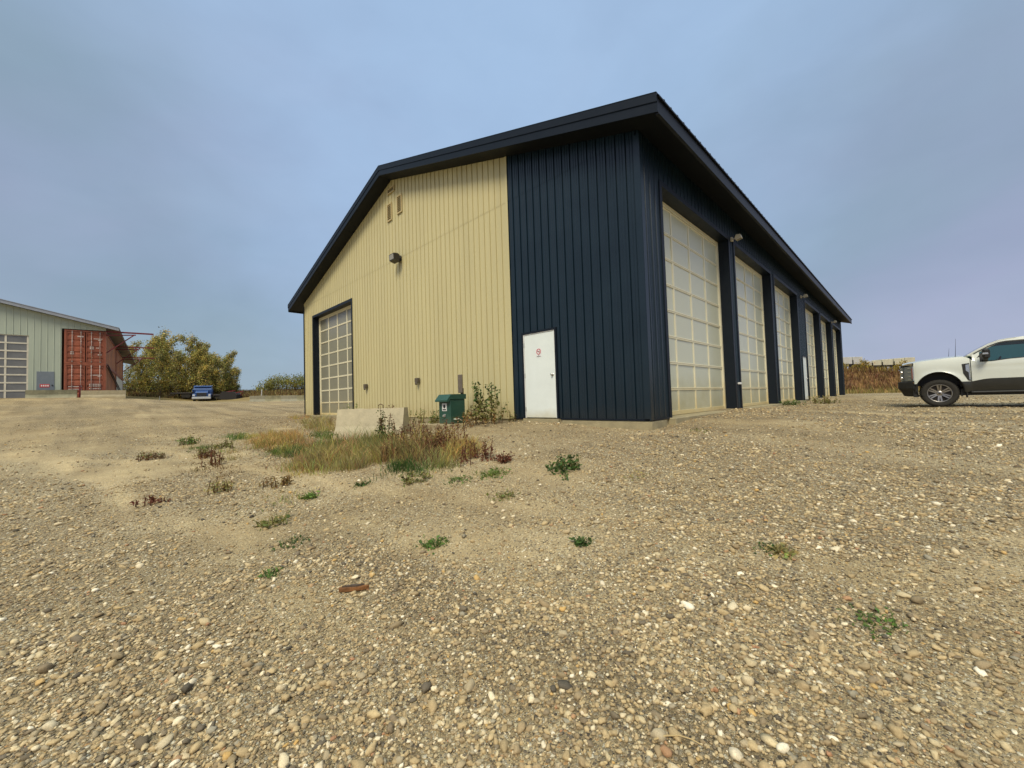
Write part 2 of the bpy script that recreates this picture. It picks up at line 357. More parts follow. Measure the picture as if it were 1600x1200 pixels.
# the overcast layer is brighter overhead than at the horizon
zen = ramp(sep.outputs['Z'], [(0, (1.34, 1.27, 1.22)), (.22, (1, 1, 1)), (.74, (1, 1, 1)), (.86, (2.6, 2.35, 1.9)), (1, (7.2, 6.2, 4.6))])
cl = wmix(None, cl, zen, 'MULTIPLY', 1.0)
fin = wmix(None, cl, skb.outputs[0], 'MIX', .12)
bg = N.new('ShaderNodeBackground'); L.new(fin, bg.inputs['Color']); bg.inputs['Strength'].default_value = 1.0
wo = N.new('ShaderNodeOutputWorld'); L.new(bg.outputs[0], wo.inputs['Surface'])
sl = bpy.data.lights.new('sun', 'SUN'); sl.energy = 1.5; sl.angle = R(22); sl.color = (1, .90, .70)
so = bpy.data.objects.new('sun', sl); COL.objects.link(so)
sd = Vector((math.sin(SUN_AZ)*math.cos(SUN_EL), math.cos(SUN_AZ)*math.cos(SUN_EL), math.sin(SUN_EL)))
so.rotation_euler = sd.to_track_quat('Z', 'Y').to_euler()
vs_ = SC.view_settings; vs_.view_transform = 'Standard'; vs_.look = 'None'; vs_.exposure = 0.97; vs_.gamma = 1; vs_.use_curve_mapping = False
SC.cycles.use_denoising = True; SC.cycles.max_bounces = 6; SC.cycles.diffuse_bounces = 3; SC.cycles.glossy_bounces = 3; SC.cycles.transparent_max_bounces = 12

# ------------------------------------------------------------------ ground sheet
def ground_material():
    m = bpy.data.materials.new('gravel yard'); m.use_nodes = True; N, L = nt(m); b = N['Principled BSDF']
    b.inputs['Roughness'].default_value = .92; b.inputs['Specular IOR Level'].default_value = .25
    g = N.new('ShaderNodeNewGeometry'); pos = g.outputs['Position']
    def noise(sc, det=5, rough=.6, st=None):
        n = N.new('ShaderNodeTexNoise'); n.noise_dimensions = '3D'; n.inputs['Scale'].default_value = sc; n.inputs['Detail'].default_value = det; n.inputs['Roughness'].default_value = rough
        if st:
            mp = N.new('ShaderNodeMapping'); mp.inputs['Scale'].default_value = st; mp.inputs['Rotation'].default_value = (0, 0, R(6)); L.new(pos, mp.inputs['Vector']); L.new(mp.outputs[0], n.inputs['Vector'])
        else: L.new(pos, n.inputs['Vector'])
        return n.outputs['Fac']
    def vor(sc):
        v = N.new('ShaderNodeTexVoronoi'); v.voronoi_dimensions = '2D'; v.inputs['Scale'].default_value = sc
        wv = N.new('ShaderNodeTexNoise'); wv.inputs['Scale'].default_value = sc*.9; L.new(pos, wv.inputs['Vector'])
        av = N.new('ShaderNodeVectorMath'); av.operation = 'MULTIPLY_ADD'; av.inputs[1].default_value = (.35/sc,)*3; L.new(wv.outputs['Color'], av.inputs[0]); L.new(pos, av.inputs[2])
        L.new(av.outputs[0], v.inputs['Vector']); return v
    def rmp(src, stops, const=False):
        r = N.new('ShaderNodeValToRGB'); e = r.color_ramp.elements
        if const: r.color_ramp.interpolation = 'CONSTANT'
        while len(e) < len(stops): e.new(.5)
        for i, (p, c) in enumerate(stops): e[i].position = p; e[i].color = (*c, 1)
        L.new(src, r.inputs[0]); return r.outputs[0]
    def mr(src, a, b_, c, d):
        n = N.new('ShaderNodeMapRange'); n.interpolation_type = 'SMOOTHSTEP'
        for k, v in zip(('From Min', 'From Max', 'To Min', 'To Max'), (a, b_, c, d)): n.inputs[k].default_value = v
        L.new(src, n.inputs['Value']); return n.outputs['Result']
    def mth(op, a, b_=None, bv=None):
        n = N.new('ShaderNodeMath'); n.operation = op; L.new(a, n.inputs[0])
        if b_ is not None: L.new(b_, n.inputs[1])
        elif bv is not None: n.inputs[1].default_value = bv
        return n.outputs[0]
    def mix(f, a, b_, mode='MIX'):
        n = N.new('ShaderNodeMix'); n.data_type = 'RGBA'; n.blend_type = mode
        if isinstance(f, float): n.inputs['Factor'].default_value = f
        else: L.new(f, n.inputs['Factor'])
        L.new(a, n.inputs['A']); L.new(b_, n.inputs['B']); return n.outputs['Result']
    def att(nm):
        a = N.new('ShaderNodeAttribute'); a.attribute_name = nm; return a.outputs['Fac']
    dens = att('dens'); grass = att('grass')
    sand = rmp(noise(.8, 8, .7), [(.3, (.31, .232, .120)), (.5, (.41, .322, .180)), (.7, (.50, .408, .235))])
    grit = rmp(noise(55, 6, .75), [(.3, (.55, .54, .52)), (.5, (1, 1, 1)), (.72, (1.5, 1.5, 1.5))])
    base = mix(1.0, sand, grit, 'MULTIPLY')
    PAL = [(0, (.09, .075, .055)), (.07, (.16, .13, .09)), (.18, (.26, .20, .11)), (.34, (.34, .26, .145)), (.50, (.42, .33, .185)), (.66, (.34, .29, .20)), (.76, (.52, .44, .27)), (.87, (.66, .60, .44)), (.96, (.44, .27, .12))]
    v2 = vor(105); s2 = N.new('ShaderNodeSeparateColor'); L.new(v2.outputs['Color'], s2.inputs[0])
    c2 = rmp(s2.outputs[0], PAL, True)
    m2 = mth('MULTIPLY', mr(v2.outputs['Distance'], .30, .55, 1, 0), mr(mth('ADD', dens, s2.outputs[1]), .65, .8, 0, 1))
    col = mix(m2, base, c2)
    v1 = vor(46); s1 = N.new('ShaderNodeSeparateColor'); L.new(v1.outputs['Color'], s1.inputs[0])
    c1 = rmp(s1.outputs[0], PAL, True)
    m1 = mth('MULTIPLY', mr(v1.outputs['Distance'], .32, .46, 1, 0), mr(mth('ADD', dens, s1.outputs[1]), .85, .95, 0, 1))
    col = mix(m1, col, c1)
    # dark gaps between stones
    gap = mr(mth('MULTIPLY', mth('SUBTRACT', v1.outputs['Distance'], None, .40), dens), 0, .16, 1.0, .62)
    gp = N.new('ShaderNodeVectorMath'); gp.operation = 'SCALE'; L.new(col, gp.inputs[0]); L.new(gap, gp.inputs['Scale']); col = gp.outputs[0]
    # graded streaks and damp patches of the worked yard
    st = rmp(noise(1.0, 6, .6, (.10, 1.3, 1)), [(.36, (.80, .79, .78)), (.5, (1, 1, 1)), (.64, (1.12, 1.11, 1.08))])
    col = mix(1.0, col, st, 'MULTIPLY')
    pt = rmp(noise(.23, 5, .6), [(.35, (.86, .84, .80)), (.6, (1.08, 1.08, 1.08))])
    col = mix(1.0, col, pt, 'MULTIPLY')
    pk = N.new('ShaderNodeRGB'); pk.outputs[0].default_value = (1.05, 1.03, 1.0, 1); col = mix(att('track'), col, mix(1.0, col, pk.outputs[0], 'MULTIPLY'))
    ln = N.new('ShaderNodeRGB'); ln.outputs[0].default_value = (.90, .86, .80, 1); col = mix(att('lane'), col, mix(1.0, col, ln.outputs[0], 'MULTIPLY'))
    gr = rmp(noise(.5, 8, .75), [(.3, (.10, .085, .03)), (.5, (.24, .17, .06)), (.7, (.34, .25, .10))])
    col = mix(grass, col, gr)
    L.new(col, b.inputs['Base Color'])
    h = mth('ADD', mth('MULTIPLY', mth('SUBTRACT', m1, None, 0.0), mth('MULTIPLY_ADD', v1.outputs['Distance'], None, -1.2), None), mth('MULTIPLY', m2, None, .35))
    h = mth('ADD', h, mth('MULTIPLY', noise(70, 5, .7), None, .5))
    bp = N.new('ShaderNodeBump'); bp.inputs['Strength'].default_value = .9; bp.inputs['Distance'].default_value = .012
    L.new(h, bp.inputs['Height']); L.new(bp.outputs[0], b.inputs['Normal'])
    return m
n_ = 430
ts = np.linspace(-1, 1, n_); K = 7.0; ax = 1.1*np.sinh(K*ts)
gx, gy = np.meshgrid(ax+CAM[0], ax+CAM[1], indexing='ij'); gx = gx.ravel(); gy = gy.ravel(); gzv = ground(gx, gy)
ii = np.arange(n_*n_).reshape(n_, n_)
q = np.stack([ii[:-1, :-1], ii[1:, :-1], ii[1:, 1:], ii[:-1, 1:]], -1).reshape(-1, 4)
grass_a = np.maximum(sstep(-57, -64, gx+.15*gy+3*(fbm(gx*.2, gy*.2, 5)-.5)), sstep(38, 41, gy+2*(fbm(gx*.4, gy*.4, 6)-.5))*sstep(-30, -20, gx))
grass_a = np.maximum(grass_a, sstep(14, 18, gy+.3*gx)*sstep(-22, -26, gx))
go = npmesh('ground', np.stack([gx, gy, gzv], 1), q, ground_material(), smooth=True, attrs={'dens': gravel_density(gx, gy), 'grass': grass_a, 'track': tracks(gx, gy), 'lane': sstep(-11, -17, gx+2*(fbm(gx*.3, gy*.3, 8)-.5))*(1-grass_a)}); tag(go, kind='structure')

# ------------------------------------------------------------------ loose pebbles lying on the yard: one uncountable mass
def ico(sub):
    t = (1+5**.5)/2
    v = [(-1,t,0),(1,t,0),(-1,-t,0),(1,-t,0),(0,-1,t),(0,1,t),(0,-1,-t),(0,1,-t),(t,0,-1),(t,0,1),(-t,0,-1),(-t,0,1)]
    f = [(0,11,5),(0,5,1),(0,1,7),(0,7,10),(0,10,11),(1,5,9),(5,11,4),(11,10,2),(10,7,6),(7,1,8),(3,9,4),(3,4,2),(3,2,6),(3,6,8),(3,8,9),(4,9,5),(2,4,11),(6,2,10),(8,6,7),(9,8,1)]
    v = [tuple(np.array(p)/np.linalg.norm(p)) for p in v]
    for _ in range(sub):
        mid = {}; nf = []
        def md(a, b):
            k = (min(a, b), max(a, b))
            if k not in mid: p = np.array(v[a])+np.array(v[b]); v.append(tuple(p/np.linalg.norm(p))); mid[k] = len(v)-1
            return mid[k]
        for a, b, c in f:
            x, y, z = md(a, b), md(b, c), md(c, a); nf += [(a, x, z), (b, y, x), (c, z, y), (x, y, z)]
        f = nf
    return np.array(v), np.array(f)
PALC = np.array([(.085,.075,.058),(.14,.118,.085),(.20,.16,.105),(.28,.215,.125),(.36,.28,.155),(.43,.34,.19),(.36,.31,.21),(.27,.25,.19),(.54,.46,.29),(.66,.59,.42),(.78,.73,.58),(.50,.33,.12),(.36,.20,.11)])
PALP = np.array([.07,.08,.10,.13,.15,.14,.09,.06,.11,.08,.028,.010,.012]); PALP = PALP/PALP.sum()
def pebbles(n, r0, r1, med, sig, dmin, sub, power):
    """n tries in a wide wedge round the camera; positions thinned by the gravel drifts"""
    u = rs.rand(n); r = (r0**(2-power)+u*(r1**(2-power)-r0**(2-power)))**(1/(2-power))
    a = YAW+(rs.rand(n)-.5)*R(128); x = CAM[0]+r*np.sin(a); y = CAM[1]+r*np.cos(a)
    keep = rs.rand(n) < gravel_density(x, y)**1.1
    keep &= ~((x < .1) & (x > -19.2) & (y > -.05) & (y < 34)); x, y = x[keep], y[keep]; n = len(x)
    d = np.maximum(dmin, med*np.exp(sig*rs.randn(n))); d = np.minimum(d, .065)
    V0, F0 = ico(sub); m = len(V0)
    sc = np.stack([d*.5*(.95+.4*rs.rand(n)), d*.5*(.65+.3*rs.rand(n)), d*.5*(.40+.32*rs.rand(n))], 1)
    V = V0[None]*(1+.21*rs.randn(n, m, 1).clip(-1.6, 1.6))
    V = V*sc[:, None, :]
    tx = rs.randn(n)*.25; c, s = np.cos(tx)[:, None], np.sin(tx)[:, None]
    V = np.stack([V[..., 0]*c+V[..., 2]*s, V[..., 1], -V[..., 0]*s+V[..., 2]*c], -1)
    th = rs.rand(n)*6.283; c, s = np.cos(th)[:, None], np.sin(th)[:, None]
    V = np.stack([V[..., 0]*c-V[..., 1]*s, V[..., 0]*s+V[..., 1]*c, V[..., 2]], -1)
    z = ground(x, y)+sc[:, 2]*(.15+.5*rs.rand(n))
    V = V+np.stack([x, y, z], 1)[:, None, :]
    C = PALC[rs.choice(len(PALC), n, p=PALP)]*(.85+.3*rs.rand(n, 1)); du = rs.rand(n, 1)**1.6*.62; C = (C*(1-du)+du*np.array([.46, .355, .195]))*np.array([1.05, 1.0, .92]); C = np.repeat(C, m, 0)
    Fc = (F0[None]+(np.arange(n)*m)[:, None, None]).reshape(-1, 3)
    return V.reshape(-1, 3), Fc, C
parts = [pebbles(62000, 1.2, 4.0, .0130, .50, .006, 1, .6), pebbles(95000, 3.8, 9.5, .0185, .44, .010, 0, .9), pebbles(60000, 9, 28, .034, .30, .024, 0, 1.1)]
Vs, Fs, Cs, o_ = [], [], [], 0
for V, Fc, C in parts: Vs.append(V); Fs.append(Fc+o_); Cs.append(C); o_ += len(V)
pb = npmesh('gravel', np.concatenate(Vs), np.concatenate(Fs), STONE, np.concatenate(Cs), smooth=True)
tag(pb, 'loose tan grey and cream river pebbles strewn over the yard', 'gravel', kind='stuff')

# ------------------------------------------------------------------ the big shop building
WL, WD = 19.0, 33.14                      # gable width, depth
XR, XE, XW = -9.65, .63, -19.93           # ridge, eaves
def roofz(x): return 9.0-.306*abs(x-XR)
shop = thing('workshop_building', 'large beige and navy metal workshop with glazed overhead doors and dark gable roof', 'building')

def ribs(length, period, prof, start=0.0):
    """list of (u, offset) break points of a ribbed sheet"""
    pts = []; u = start
    while u < length:
        for a, o in prof: pts.append((u+a, o))
        u += period
    return [p for p in pts if 0 <= p[0] <= length]
def ribwall(name, m, parent, org, e, nrm_, length, ztop, zbot, openings=(), period=.2286, prof=None, seam=None):
    prof = prof or [(0, 0), (.048, 0), (.056, .009), (.064, .009), (.072, 0), (.110, 0), (.118, .009), (.126, .009), (.134, 0), (.168, 0), (.175, .019), (.196, .019), (.201, -.015), (.217, -.015), (.221, 0)]
    br = ribs(length, period, prof); us = [b[0] for b in br]; os_ = [b[1] for b in br]
    cut = sorted(set([0.0, length]+us+[u for o in openings for u in o[:2]])); cut = [u for u in cut if 0 <= u <= length]
    off = np.interp(cut, us, os_); mb = MB(); org = Vector(org); e = Vector(e); nv = Vector(nrm_)
    for i in range(len(cut)-1):
        a, b = cut[i], cut[i+1]
        if b-a < 1e-5: continue
        mid = (a+b)/2; segs = [(zbot, None)]
        for o in openings:
            if o[0] <= mid <= o[1]:
                segs = ([(zbot, o[2])] if o[2] > zbot+.01 else [])+[(o[3], None)]
        ns = []
        for z0, z1 in segs:
            if seam and z0 < seam and (z1 is None or z1 > seam) and ztop(mid) > seam: ns += [(z0, seam-.004, 0), (seam-.010, z1, .006)]
            else: ns.append((z0, z1, .006 if seam and z0 >= seam else 0))
        for z0, z1, oo in ns:
            P = []
            for u, o, top in ((a, off[i], 0), (b, off[i+1], 0), (b, off[i+1], 1), (a, off[i], 1)):
                z = z0 if not top else (ztop(u) if z1 is None else z1)
                p = org+e*u+nv*(o+oo); P.append((p.x, p.y, org.z+z))
            mb.add(P, [(0, 1, 2, 3)])
    return mb.build(name, m, parent)
SPLIT = 3.69
GD = (WL-17.65, WL-13.2, -.2, 4.90)       # gable overhead door in u measured from the left wall
MD = (WL-3.30, WL-2.22, -.2, 2.12)
gx0 = -WL
wb = ribwall('wall', BEIGE, shop, (gx0, 0, 0), (1, 0, 0), (0, -1, 0), WL-SPLIT, lambda u: roofz(gx0+u)-.29, 0, [GD], seam=5.68, prof=[(0, 0), (.174, 0), (.179, .016), (.196, .016), (.200, -.016), (.217, -.016), (.221, 0)])
wb['label'] = 'beige ribbed gable wall'
o2 = WL-SPLIT
wn = ribwall('wall', NAVY, shop, (gx0+o2, 0, 0), (1, 0, 0), (0, -1, 0), SPLIT, lambda u: roofz(gx0+o2+u)-.29, 0, [(MD[0]-o2, MD[1]-o2, -.2, 2.12)], seam=5.68)
wn['label'] = 'navy ribbed gable wall'
DO = [(.92, 5.40), (5.95, 10.43), (10.98, 15.46), (17.50, 21.98), (22.52, 27.0), (27.75, 32.2)]
MD2 = (15.98, 16.96)
wsd = ribwall('wall', NAVY, shop, (0, 0, 0), (0, 1, 0), (1, 0, 0), WD, lambda u: roofz(0)-.29, 0, [(a, b, -.2, 4.95) for a, b in DO]+[(MD2[0], MD2[1], -.2, 2.14)])
wsd['label'] = 'navy ribbed side wall with six bays'
lw = ribwall('wall', BEIGE, shop, (-WL, WD, 0), (0, -1, 0), (-1, 0, 0), WD, lambda u: roofz(-WL)-.29, 0); lw['label'] = 'beige ribbed far side wall'
rw = ribwall('wall', BEIGE, shop, (0, WD, 0), (-1, 0, 0), (0, 1, 0), WL, lambda u: roofz(-u)-.29, 0); rw['label'] = 'beige ribbed back gable wall'
# roof sheets with ribs, ridge cap
mb = MB(); prof = [(0, 0), (.20, 0), (.215, .022), (.245, .022), (.26, 0)]
br = [(u-.50, o) for u, o in ribs(WD+1.0, .3, prof)]
for side, xe in ((1, XE+.04), (-1, XW-.04)):
    rows = [[(XR, u, roofz(XR)+o), (xe, u, roofz(xe)+o)] for u, o in br]; mb.grid(rows, False)
    rows = [[(XR, u, roofz(XR)-.03), (xe, u, roofz(xe)-.03)] for u in (-.5, WD+.5)]; mb.grid(rows, False)
    vs = []
    for i in range(len(br)-1):
        (u0, o0), (u1, o1) = br[i], br[i+1]
        mb.add([(xe, u0, roofz(xe)-.03), (xe, u1, roofz(xe)-.03), (xe, u1, roofz(xe)+o1), (xe, u0, roofz(xe)+o0)], [(0, 1, 2, 3)])
roof = mb.build('roof', ROOFM, shop)
m = MB()
for y in (0,): m.prism([(XR-.25, roofz(XR-.25)+.03), (XR, roofz(XR)+.045), (XR+.25, roofz(XR+.25)+.03), (XR+.25, roofz(XR+.25)+.012), (XR, roofz(XR)+.025), (XR-.25, roofz(XR-.25)+.012)], 'y', -.51, WD+.51)
m.build('ridge_cap', TRIM, roof)
# fascia: rake boards (two steps) on both gables, eave boards on both sides
def rake(y, d):
    f = MB()
    for xe in (XE, XW):
        for t0, t1, y0, y1 in ((.035, -.125, .0, .035), (-.125, -.31, .0, .018)):
            ya, yb = (y-d*y1, y+d*.0)
            f.prism([(XR, roofz(XR)+t0), (xe, roofz(xe)+t0), (xe, roofz(xe)+t1), (XR, roofz(XR)+t1)], 'y', min(ya, yb), max(ya, yb))
        f.prism([(XR, roofz(XR)+.05), (xe, roofz(xe)+.05), (xe, roofz(xe)+.038), (XR, roofz(XR)+.038)], 'y', min(y-d*.04, y+d*.12), max(y-d*.04, y+d*.12))
    return f
rake(-.48, 1).build('fascia', TRIM, shop); rake(WD+.48, -1).build('fascia', TRIM, shop)
for xe, s in ((XE, 1), (XW, -1)):
    f = MB(); z = roofz(xe); a, b = sorted((xe, xe-s*.02)); f.box(a, b, -.478, WD+.478, z-.31, z-.04)
    a, b = sorted((xe+s*.012, xe-s*.05)); f.box(a, b, -.47, WD+.47, z-.335, z-.312)
    f.build('fascia', mat('eave board metal', (.010, .0115, .014), .45, spec=.25), shop)
f = MB()
for xe, xw_ in ((XE-.025, XR), (XW+.025, XR)):
    f.prism([(xw_, roofz(xw_)-.285), (xe, roofz(xe)-.285), (xe, roofz(xe)-.30), (xw_, roofz(xw_)-.30)], 'y', -.462, WD+.462)
f.build('soffit', SOFF, shop)
# corner, base and joint trims
f = MB()
f.box(-.10, .026, -.032, -.024, -.02, 5.66); f.box(.024, .032, -.032, .10, -.02, 5.66); f.build('corner_trim', NAVY, shop)
f = MB(); f.box(-WL-.035, -WL-.027, -.03, .10, -.02, 5.68); f.box(-WL-.035, -WL+.07, -.034, -.028, -.02, 5.7); f.build('corner_trim', TRIM, shop)
f = MB(); f.box(-SPLIT-.045, -SPLIT+.03, -.034, -.026, 0, roofz(-SPLIT)-.3); f.build('joint_trim', BEIGE, shop)
f = MB()
for a, b in ((-WL, -17.78), (-13.07, -SPLIT)): f.box(a, b, -.030, -.003, -.03, .006)
f.build('base_trim', BEIGE, shop)
f = MB()
for a, b in ((-SPLIT+.03, -3.36), (-2.16, 0)): f.box(a, b, -.032, -.003, -.03, .006)
zz_ = 0
for a, b in zip([0]+[d[1] for d in DO], [d[0] for d in DO]+[WD]):
    if a < MD2[0] < b: f.box(.003, .032, a+.1, MD2[0]-.06, -.03, .006); f.box(.003, .032, MD2[1]+.06, b-.1, -.03, .006)
    else: f.box(.003, .032, a+.09, b-.09, -.03, .006)
f.build('base_trim', TRIM, shop)
f = MB(); f.box(-WL+.02, -.0, -.001, .5, -.9, -.032); f.box(-.5, .0, .5, WD-.02, -.9, -.034)
f.box(-2.1, .055, -.05, -.002, -.9, -.045)      # exposed footing at the near corner
f.box(.001, .055, -.002, .60, -.9, -.045)
f.build('foundation', CONCB, shop)
# concrete thresholds of the bays
for a, b in DO: MB().box(-.35, .16, a-.12, b+.12, -.5, -.012, .015).build('door_sill', CONCB, shop)
MB().box(-17.8, -13.05, -.14, .35, -.5, -.012, .015).build('door_sill', CONCB, shop)
MB().box(-3.32, -2.2, -.06, .0, -.5, -.012).build('door_sill', CONCB, shop)

REC = .27
def overhead_door(width, height, pane_m, ncol=4, nrow=8):
    """local: x along the door 0..width, y=0 the door face, +y inwards, z up"""
    d = bpy.data.objects.new('overhead_door', None); COL.objects.link(d); d.parent = shop; d.empty_display_size = .1
    e = MB(); h = height
    t = .09
    e.box(0, t, -.012, .05, 0, h); e.box(width-t, width, -.012, .05, 0, h); e.box(t, width-t, -.012, .05, h-.10, h)
    e.build('frame', CREAM, d)
    g = MB(); x0, x1 = t+.004, width-t-.004; hh = h-.104; rh = hh/nrow
    for r in range(nrow):
        for z0, z1 in ((r*rh+.003, r*rh+(.10 if r == 0 else .032)), ((r+1)*rh-.032, (r+1)*rh-.003)): g.box(x0, x1, .004, .045, z0, z1, .004)
        zb, zt = r*rh+(.10 if r == 0 else .032), (r+1)*rh-.032
        cw = (x1-x0)/ncol
        for c in range(ncol+1):
            xc = x0+c*cw; a, b = max(x0, xc-.034), min(x1, xc+.034); g.box(a, b, .006, .043, zb, zt)
    g.build('rail', CREAM, d)
    p = MB()
    for r in range(nrow):
        zb, zt = r*rh+(.10 if r == 0 else .032), (r+1)*rh-.032; cw = (x1-x0)/ncol
        for c in range(ncol):
            a_, b_ = x0+c*cw+.034, x0+(c+1)*cw-.034; j = [random.uniform(-.0035, .0035) for _ in range(3)]; y_ = .022
            p.add([(a_, y_+j[0], zb), (b_, y_+j[1], zb), (b_, y_+j[1]+j[2], zt), (a_, y_+j[0]+j[2], zt)], [(0, 1, 2, 3)])
    p.build('glazing', pane_m, d)
    return d
def reveal(org, rotz, width, top):
    """dark lining of an opening plus the flat trim round it; local x along, y inwards"""
    e = MB(); k = .012
    e.box(-.10, k, -.034, -.022, -.02, top+.10); e.box(width-k, width+.10, -.034, -.022, -.02, top+.10); e.box(k, width-k, -.034, -.022, top-k, top+.10)
    e.box(-.02, 0, -.022, REC+.06, -.02, top); e.box(width, width+.02, -.022, REC+.06, -.02, top); e.box(-.02, width+.02, -.022, REC+.06, top, top+.02)
    o = e.build('door_trim', TRIM, shop); o.location = org; o.rotation_euler = (0, 0, rotz); return o
for a, b in DO:                                           # bays look to +X: local x -> +Y, local y(inwards) -> -X
    reveal((0, a, 0), R(90), b-a, 4.95)
    d = overhead_door(b-a-.004, 4.95, PANE); d.location = (-REC, a+.002, -.008); d.rotation_euler = (0, 0, R(90))
wd_ = GD[1]-GD[0]
reveal((-17.65, 0, 0), 0, wd_, 4.90); d = overhead_door(wd_-.004, 4.90, PANE2); d.location = (-17.648, REC, -.008); d['label'] = 'overhead door in the beige gable'

def man_door(wid, hei, rot, loc, hinge_left=True):
    d = bpy.data.objects.new('entry_door', None); COL.objects.link(d); d.parent = shop; d.location = loc; d.rotation_euler = (0, 0, rot)
    e = MB(); e.box(-.05, 0, -.045, .10, 0, hei+.05); e.box(wid, wid+.05, -.045, .10, 0, hei+.05); e.box(0, wid, -.045, .10, hei, hei+.05); e.build('frame', TRIM, d)
    e = MB(); e.box(.0, .022, -.032, .10, 0, hei-.0); e.box(wid-.022, wid, -.032, .10, 0, hei); e.box(.022, wid-.022, -.032, .10, hei-.02, hei); e.build('stop', WHITE, d)
    e = MB(); e.box(.026, wid-.026, -.022, .03, .012, hei-.024, .004); e.build('leaf', DOORW, d)
    hx = wid-.10
    e = MB(); e.lathe([(.0, -.032), (.034, -.032), (.034, -.022), (0, -.022)], (hx, 0, 1.03)); e.lathe([(0, -.085), (.022, -.083), (.030, -.068), (.022, -.052), (.011, -.046), (.011, -.03)], (hx, 0, 1.03))
    e.build('handle', STEEL, d)
    for z in (.22, 1.05, 1.82): e = MB(); e.box(.016, .034, -.040, -.020, z-.055, z+.055, .003); e.build('hinge', STEEL, d)
    return d
man_door(1.0, 2.08, 0, (-3.26, 0, .0)); man_door(.88, 2.08, R(90), (0, MD2[0]+.05, 0))

# gable louvres and the little wall fittings
def louvre(x, z, wdt, hgt):
    d = bpy.data.objects.new('gable_vent', None); COL.objects.link(d); d.parent = shop; d.location = (x, 0, z)
    e = MB(); t = .045
    e.box(-wdt/2, -wdt/2+t, -.055, -.02, -hgt/2, hgt/2); e.box(wdt/2-t, wdt/2, -.055, -.02, -hgt/2, hgt/2); e.box(-wdt/2+t, wdt/2-t, -.055, -.02, -hgt/2, -hgt/2+t); e.box(-wdt/2+t, wdt/2-t, -.055, -.02, hgt/2-t, hgt/2)
    e.build('frame', mat('tan vent frame', (.50, .40, .20), .5), d)
    e = MB(); n = int(hgt/.07); 
    for i in range(n):
        z0 = -hgt/2+t+(hgt-2*t)*i/n; e.prism([(-.050, z0+.004), (-.024, z0+.045), (-.024, z0+.037), (-.050, z0-.004)], 'x', -wdt/2+t, wdt/2-t)
    e.box(-wdt/2+t, wdt/2-t, -.024, -.021, -hgt/2+t, hgt/2-t)
    e.build('louvre', mat('dark tan louvre', (.30, .24, .11), .6), d)  # slats a darker tan than the frame
louvre(-9.78, 7.53, .34, .66); louvre(-9.07, 7.58, .34, .66)
louvre(-9.65, 8.32, .5, .22)
for x, z in ((-11.89, 1.19), (-8.10, 1.21)):
    e = MB(); e.box(x-.09, x+.09, -.13, -.021, z-.075, z+.075, .012); e.lathe([(.0, -.05), (.045, -.05), (.045, 0)], (x, -.09, z-.11)); e.build('outlet_box', mat('brown grey fitting', (.10, .08, .055), .6), shop)
for y in (5.66,):
    e = MB(); e.box(.022, .10, y-.06, y+.07, .70, .76, .008); e.bar((.03, y, .73), (.03, y+.30, .73), .025, .025); e.build('sensor_box', WHITE, shop)

# wall lamps
lamp = thing('wall_light', 'dark bronze floodlight on the beige gable wall', 'wall light', (-9.12, -.02, 5.60))
e = MB(); e.box(-.10, .10, -.05, 0, -.10, .10, .012); e.tube([(0, -.05, 0), (0, -.13, 0)], .03); e.build('bracket', mat('dark bronze lamp', (.025, .02, .016), .45), lamp)
e = MB(); e.prism([(-.33, -.11), (-.13, -.16), (-.11, .08), (-.19, .13), (-.345, .11)], 'x', -.17, .17); hsg = e.build('housing', MATS['dark bronze lamp'], lamp)
e = MB(); e.prism([(-.346, .085), (-.3325, -.085), (-.338, -.086), (-.352, .085)], 'x', -.135, .135); e.build('lens', mat('lamp glass', (.30, .28, .22), .15, spec=.7), hsg)
LMP = mat('cream lamp body', (.62, .56, .42), .5)
sl0 = thing('wall_light', 'cream floodlight on the pillar after the nearest bay', 'wall light', (.03, 5.68, 5.02), 0, 'cream floodlights over the bays')
e = MB(); e.box(-.008, .05, -.06, .06, -.06, .06, .008); e.tube([(.05, 0, 0), (.12, 0, .01)], .018); e.build('bracket', LMP, sl0)
e = MB(); e.prism([(.10, -.02), (.15, -.07), (.29, -.03), (.26, .08), (.15, .09)], 'y', -.075, .075); hs = e.build('housing', LMP, sl0)
e = MB(); e.prism([(.16, -.0665), (.28, -.0325), (.282, -.039), (.162, -.073)], 'y', -.06, .06); e.build('lens', MATS['lamp glass'], hs)
dup(sl0, (.03, 16.45, 5.02), label='cream floodlight above the white entry door between the bays'); dup(sl0, (.03, 27.38, 5.02), label='farthest cream floodlight before the last bay')

# no-smoking sign on the near entry door
sg = thing('no_smoking_sign', 'round red and white no smoking sign on the near white door', 'sign', (-2.77, -.0225, 1.60)); sg.scale = (.78, 1, .78)
e = MB(); e.box(-.105, .105, -.002, 0, -.155, .115); e.build('backing', mat('sign white', (.80, .80, .80), .5), sg)
e = MB(); rr = []
for k in range(41):
    t = 2*math.pi*k/40; rr.append([(.092*math.cos(t), -.004, .092*math.sin(t)+.015), (.070*math.cos(t), -.004, .070*math.sin(t)+.015)])
e.grid(rr, False); e.bar((-.052, -.0046, .067), (.052, -.0046, -.037), .017, .0006, (0, 1, 0)); e.build('red_ring', REDS, sg)
e = MB(); e.box(-.058, .030, -.0035, -.0025, .006, .024); e.box(.034, .050, -.0035, -.0025, .006, .024); e.tube([(.040, -.003, .028), (.048, -.003, .040), (.036, -.003, .050)], .0035, 5); e.build('cigarette', INK, sg)
text_mesh('lettering', 'NO\nSMOKING', .036, INK, sg, (0, -.0035, -.118), (R(90), 0, 0))

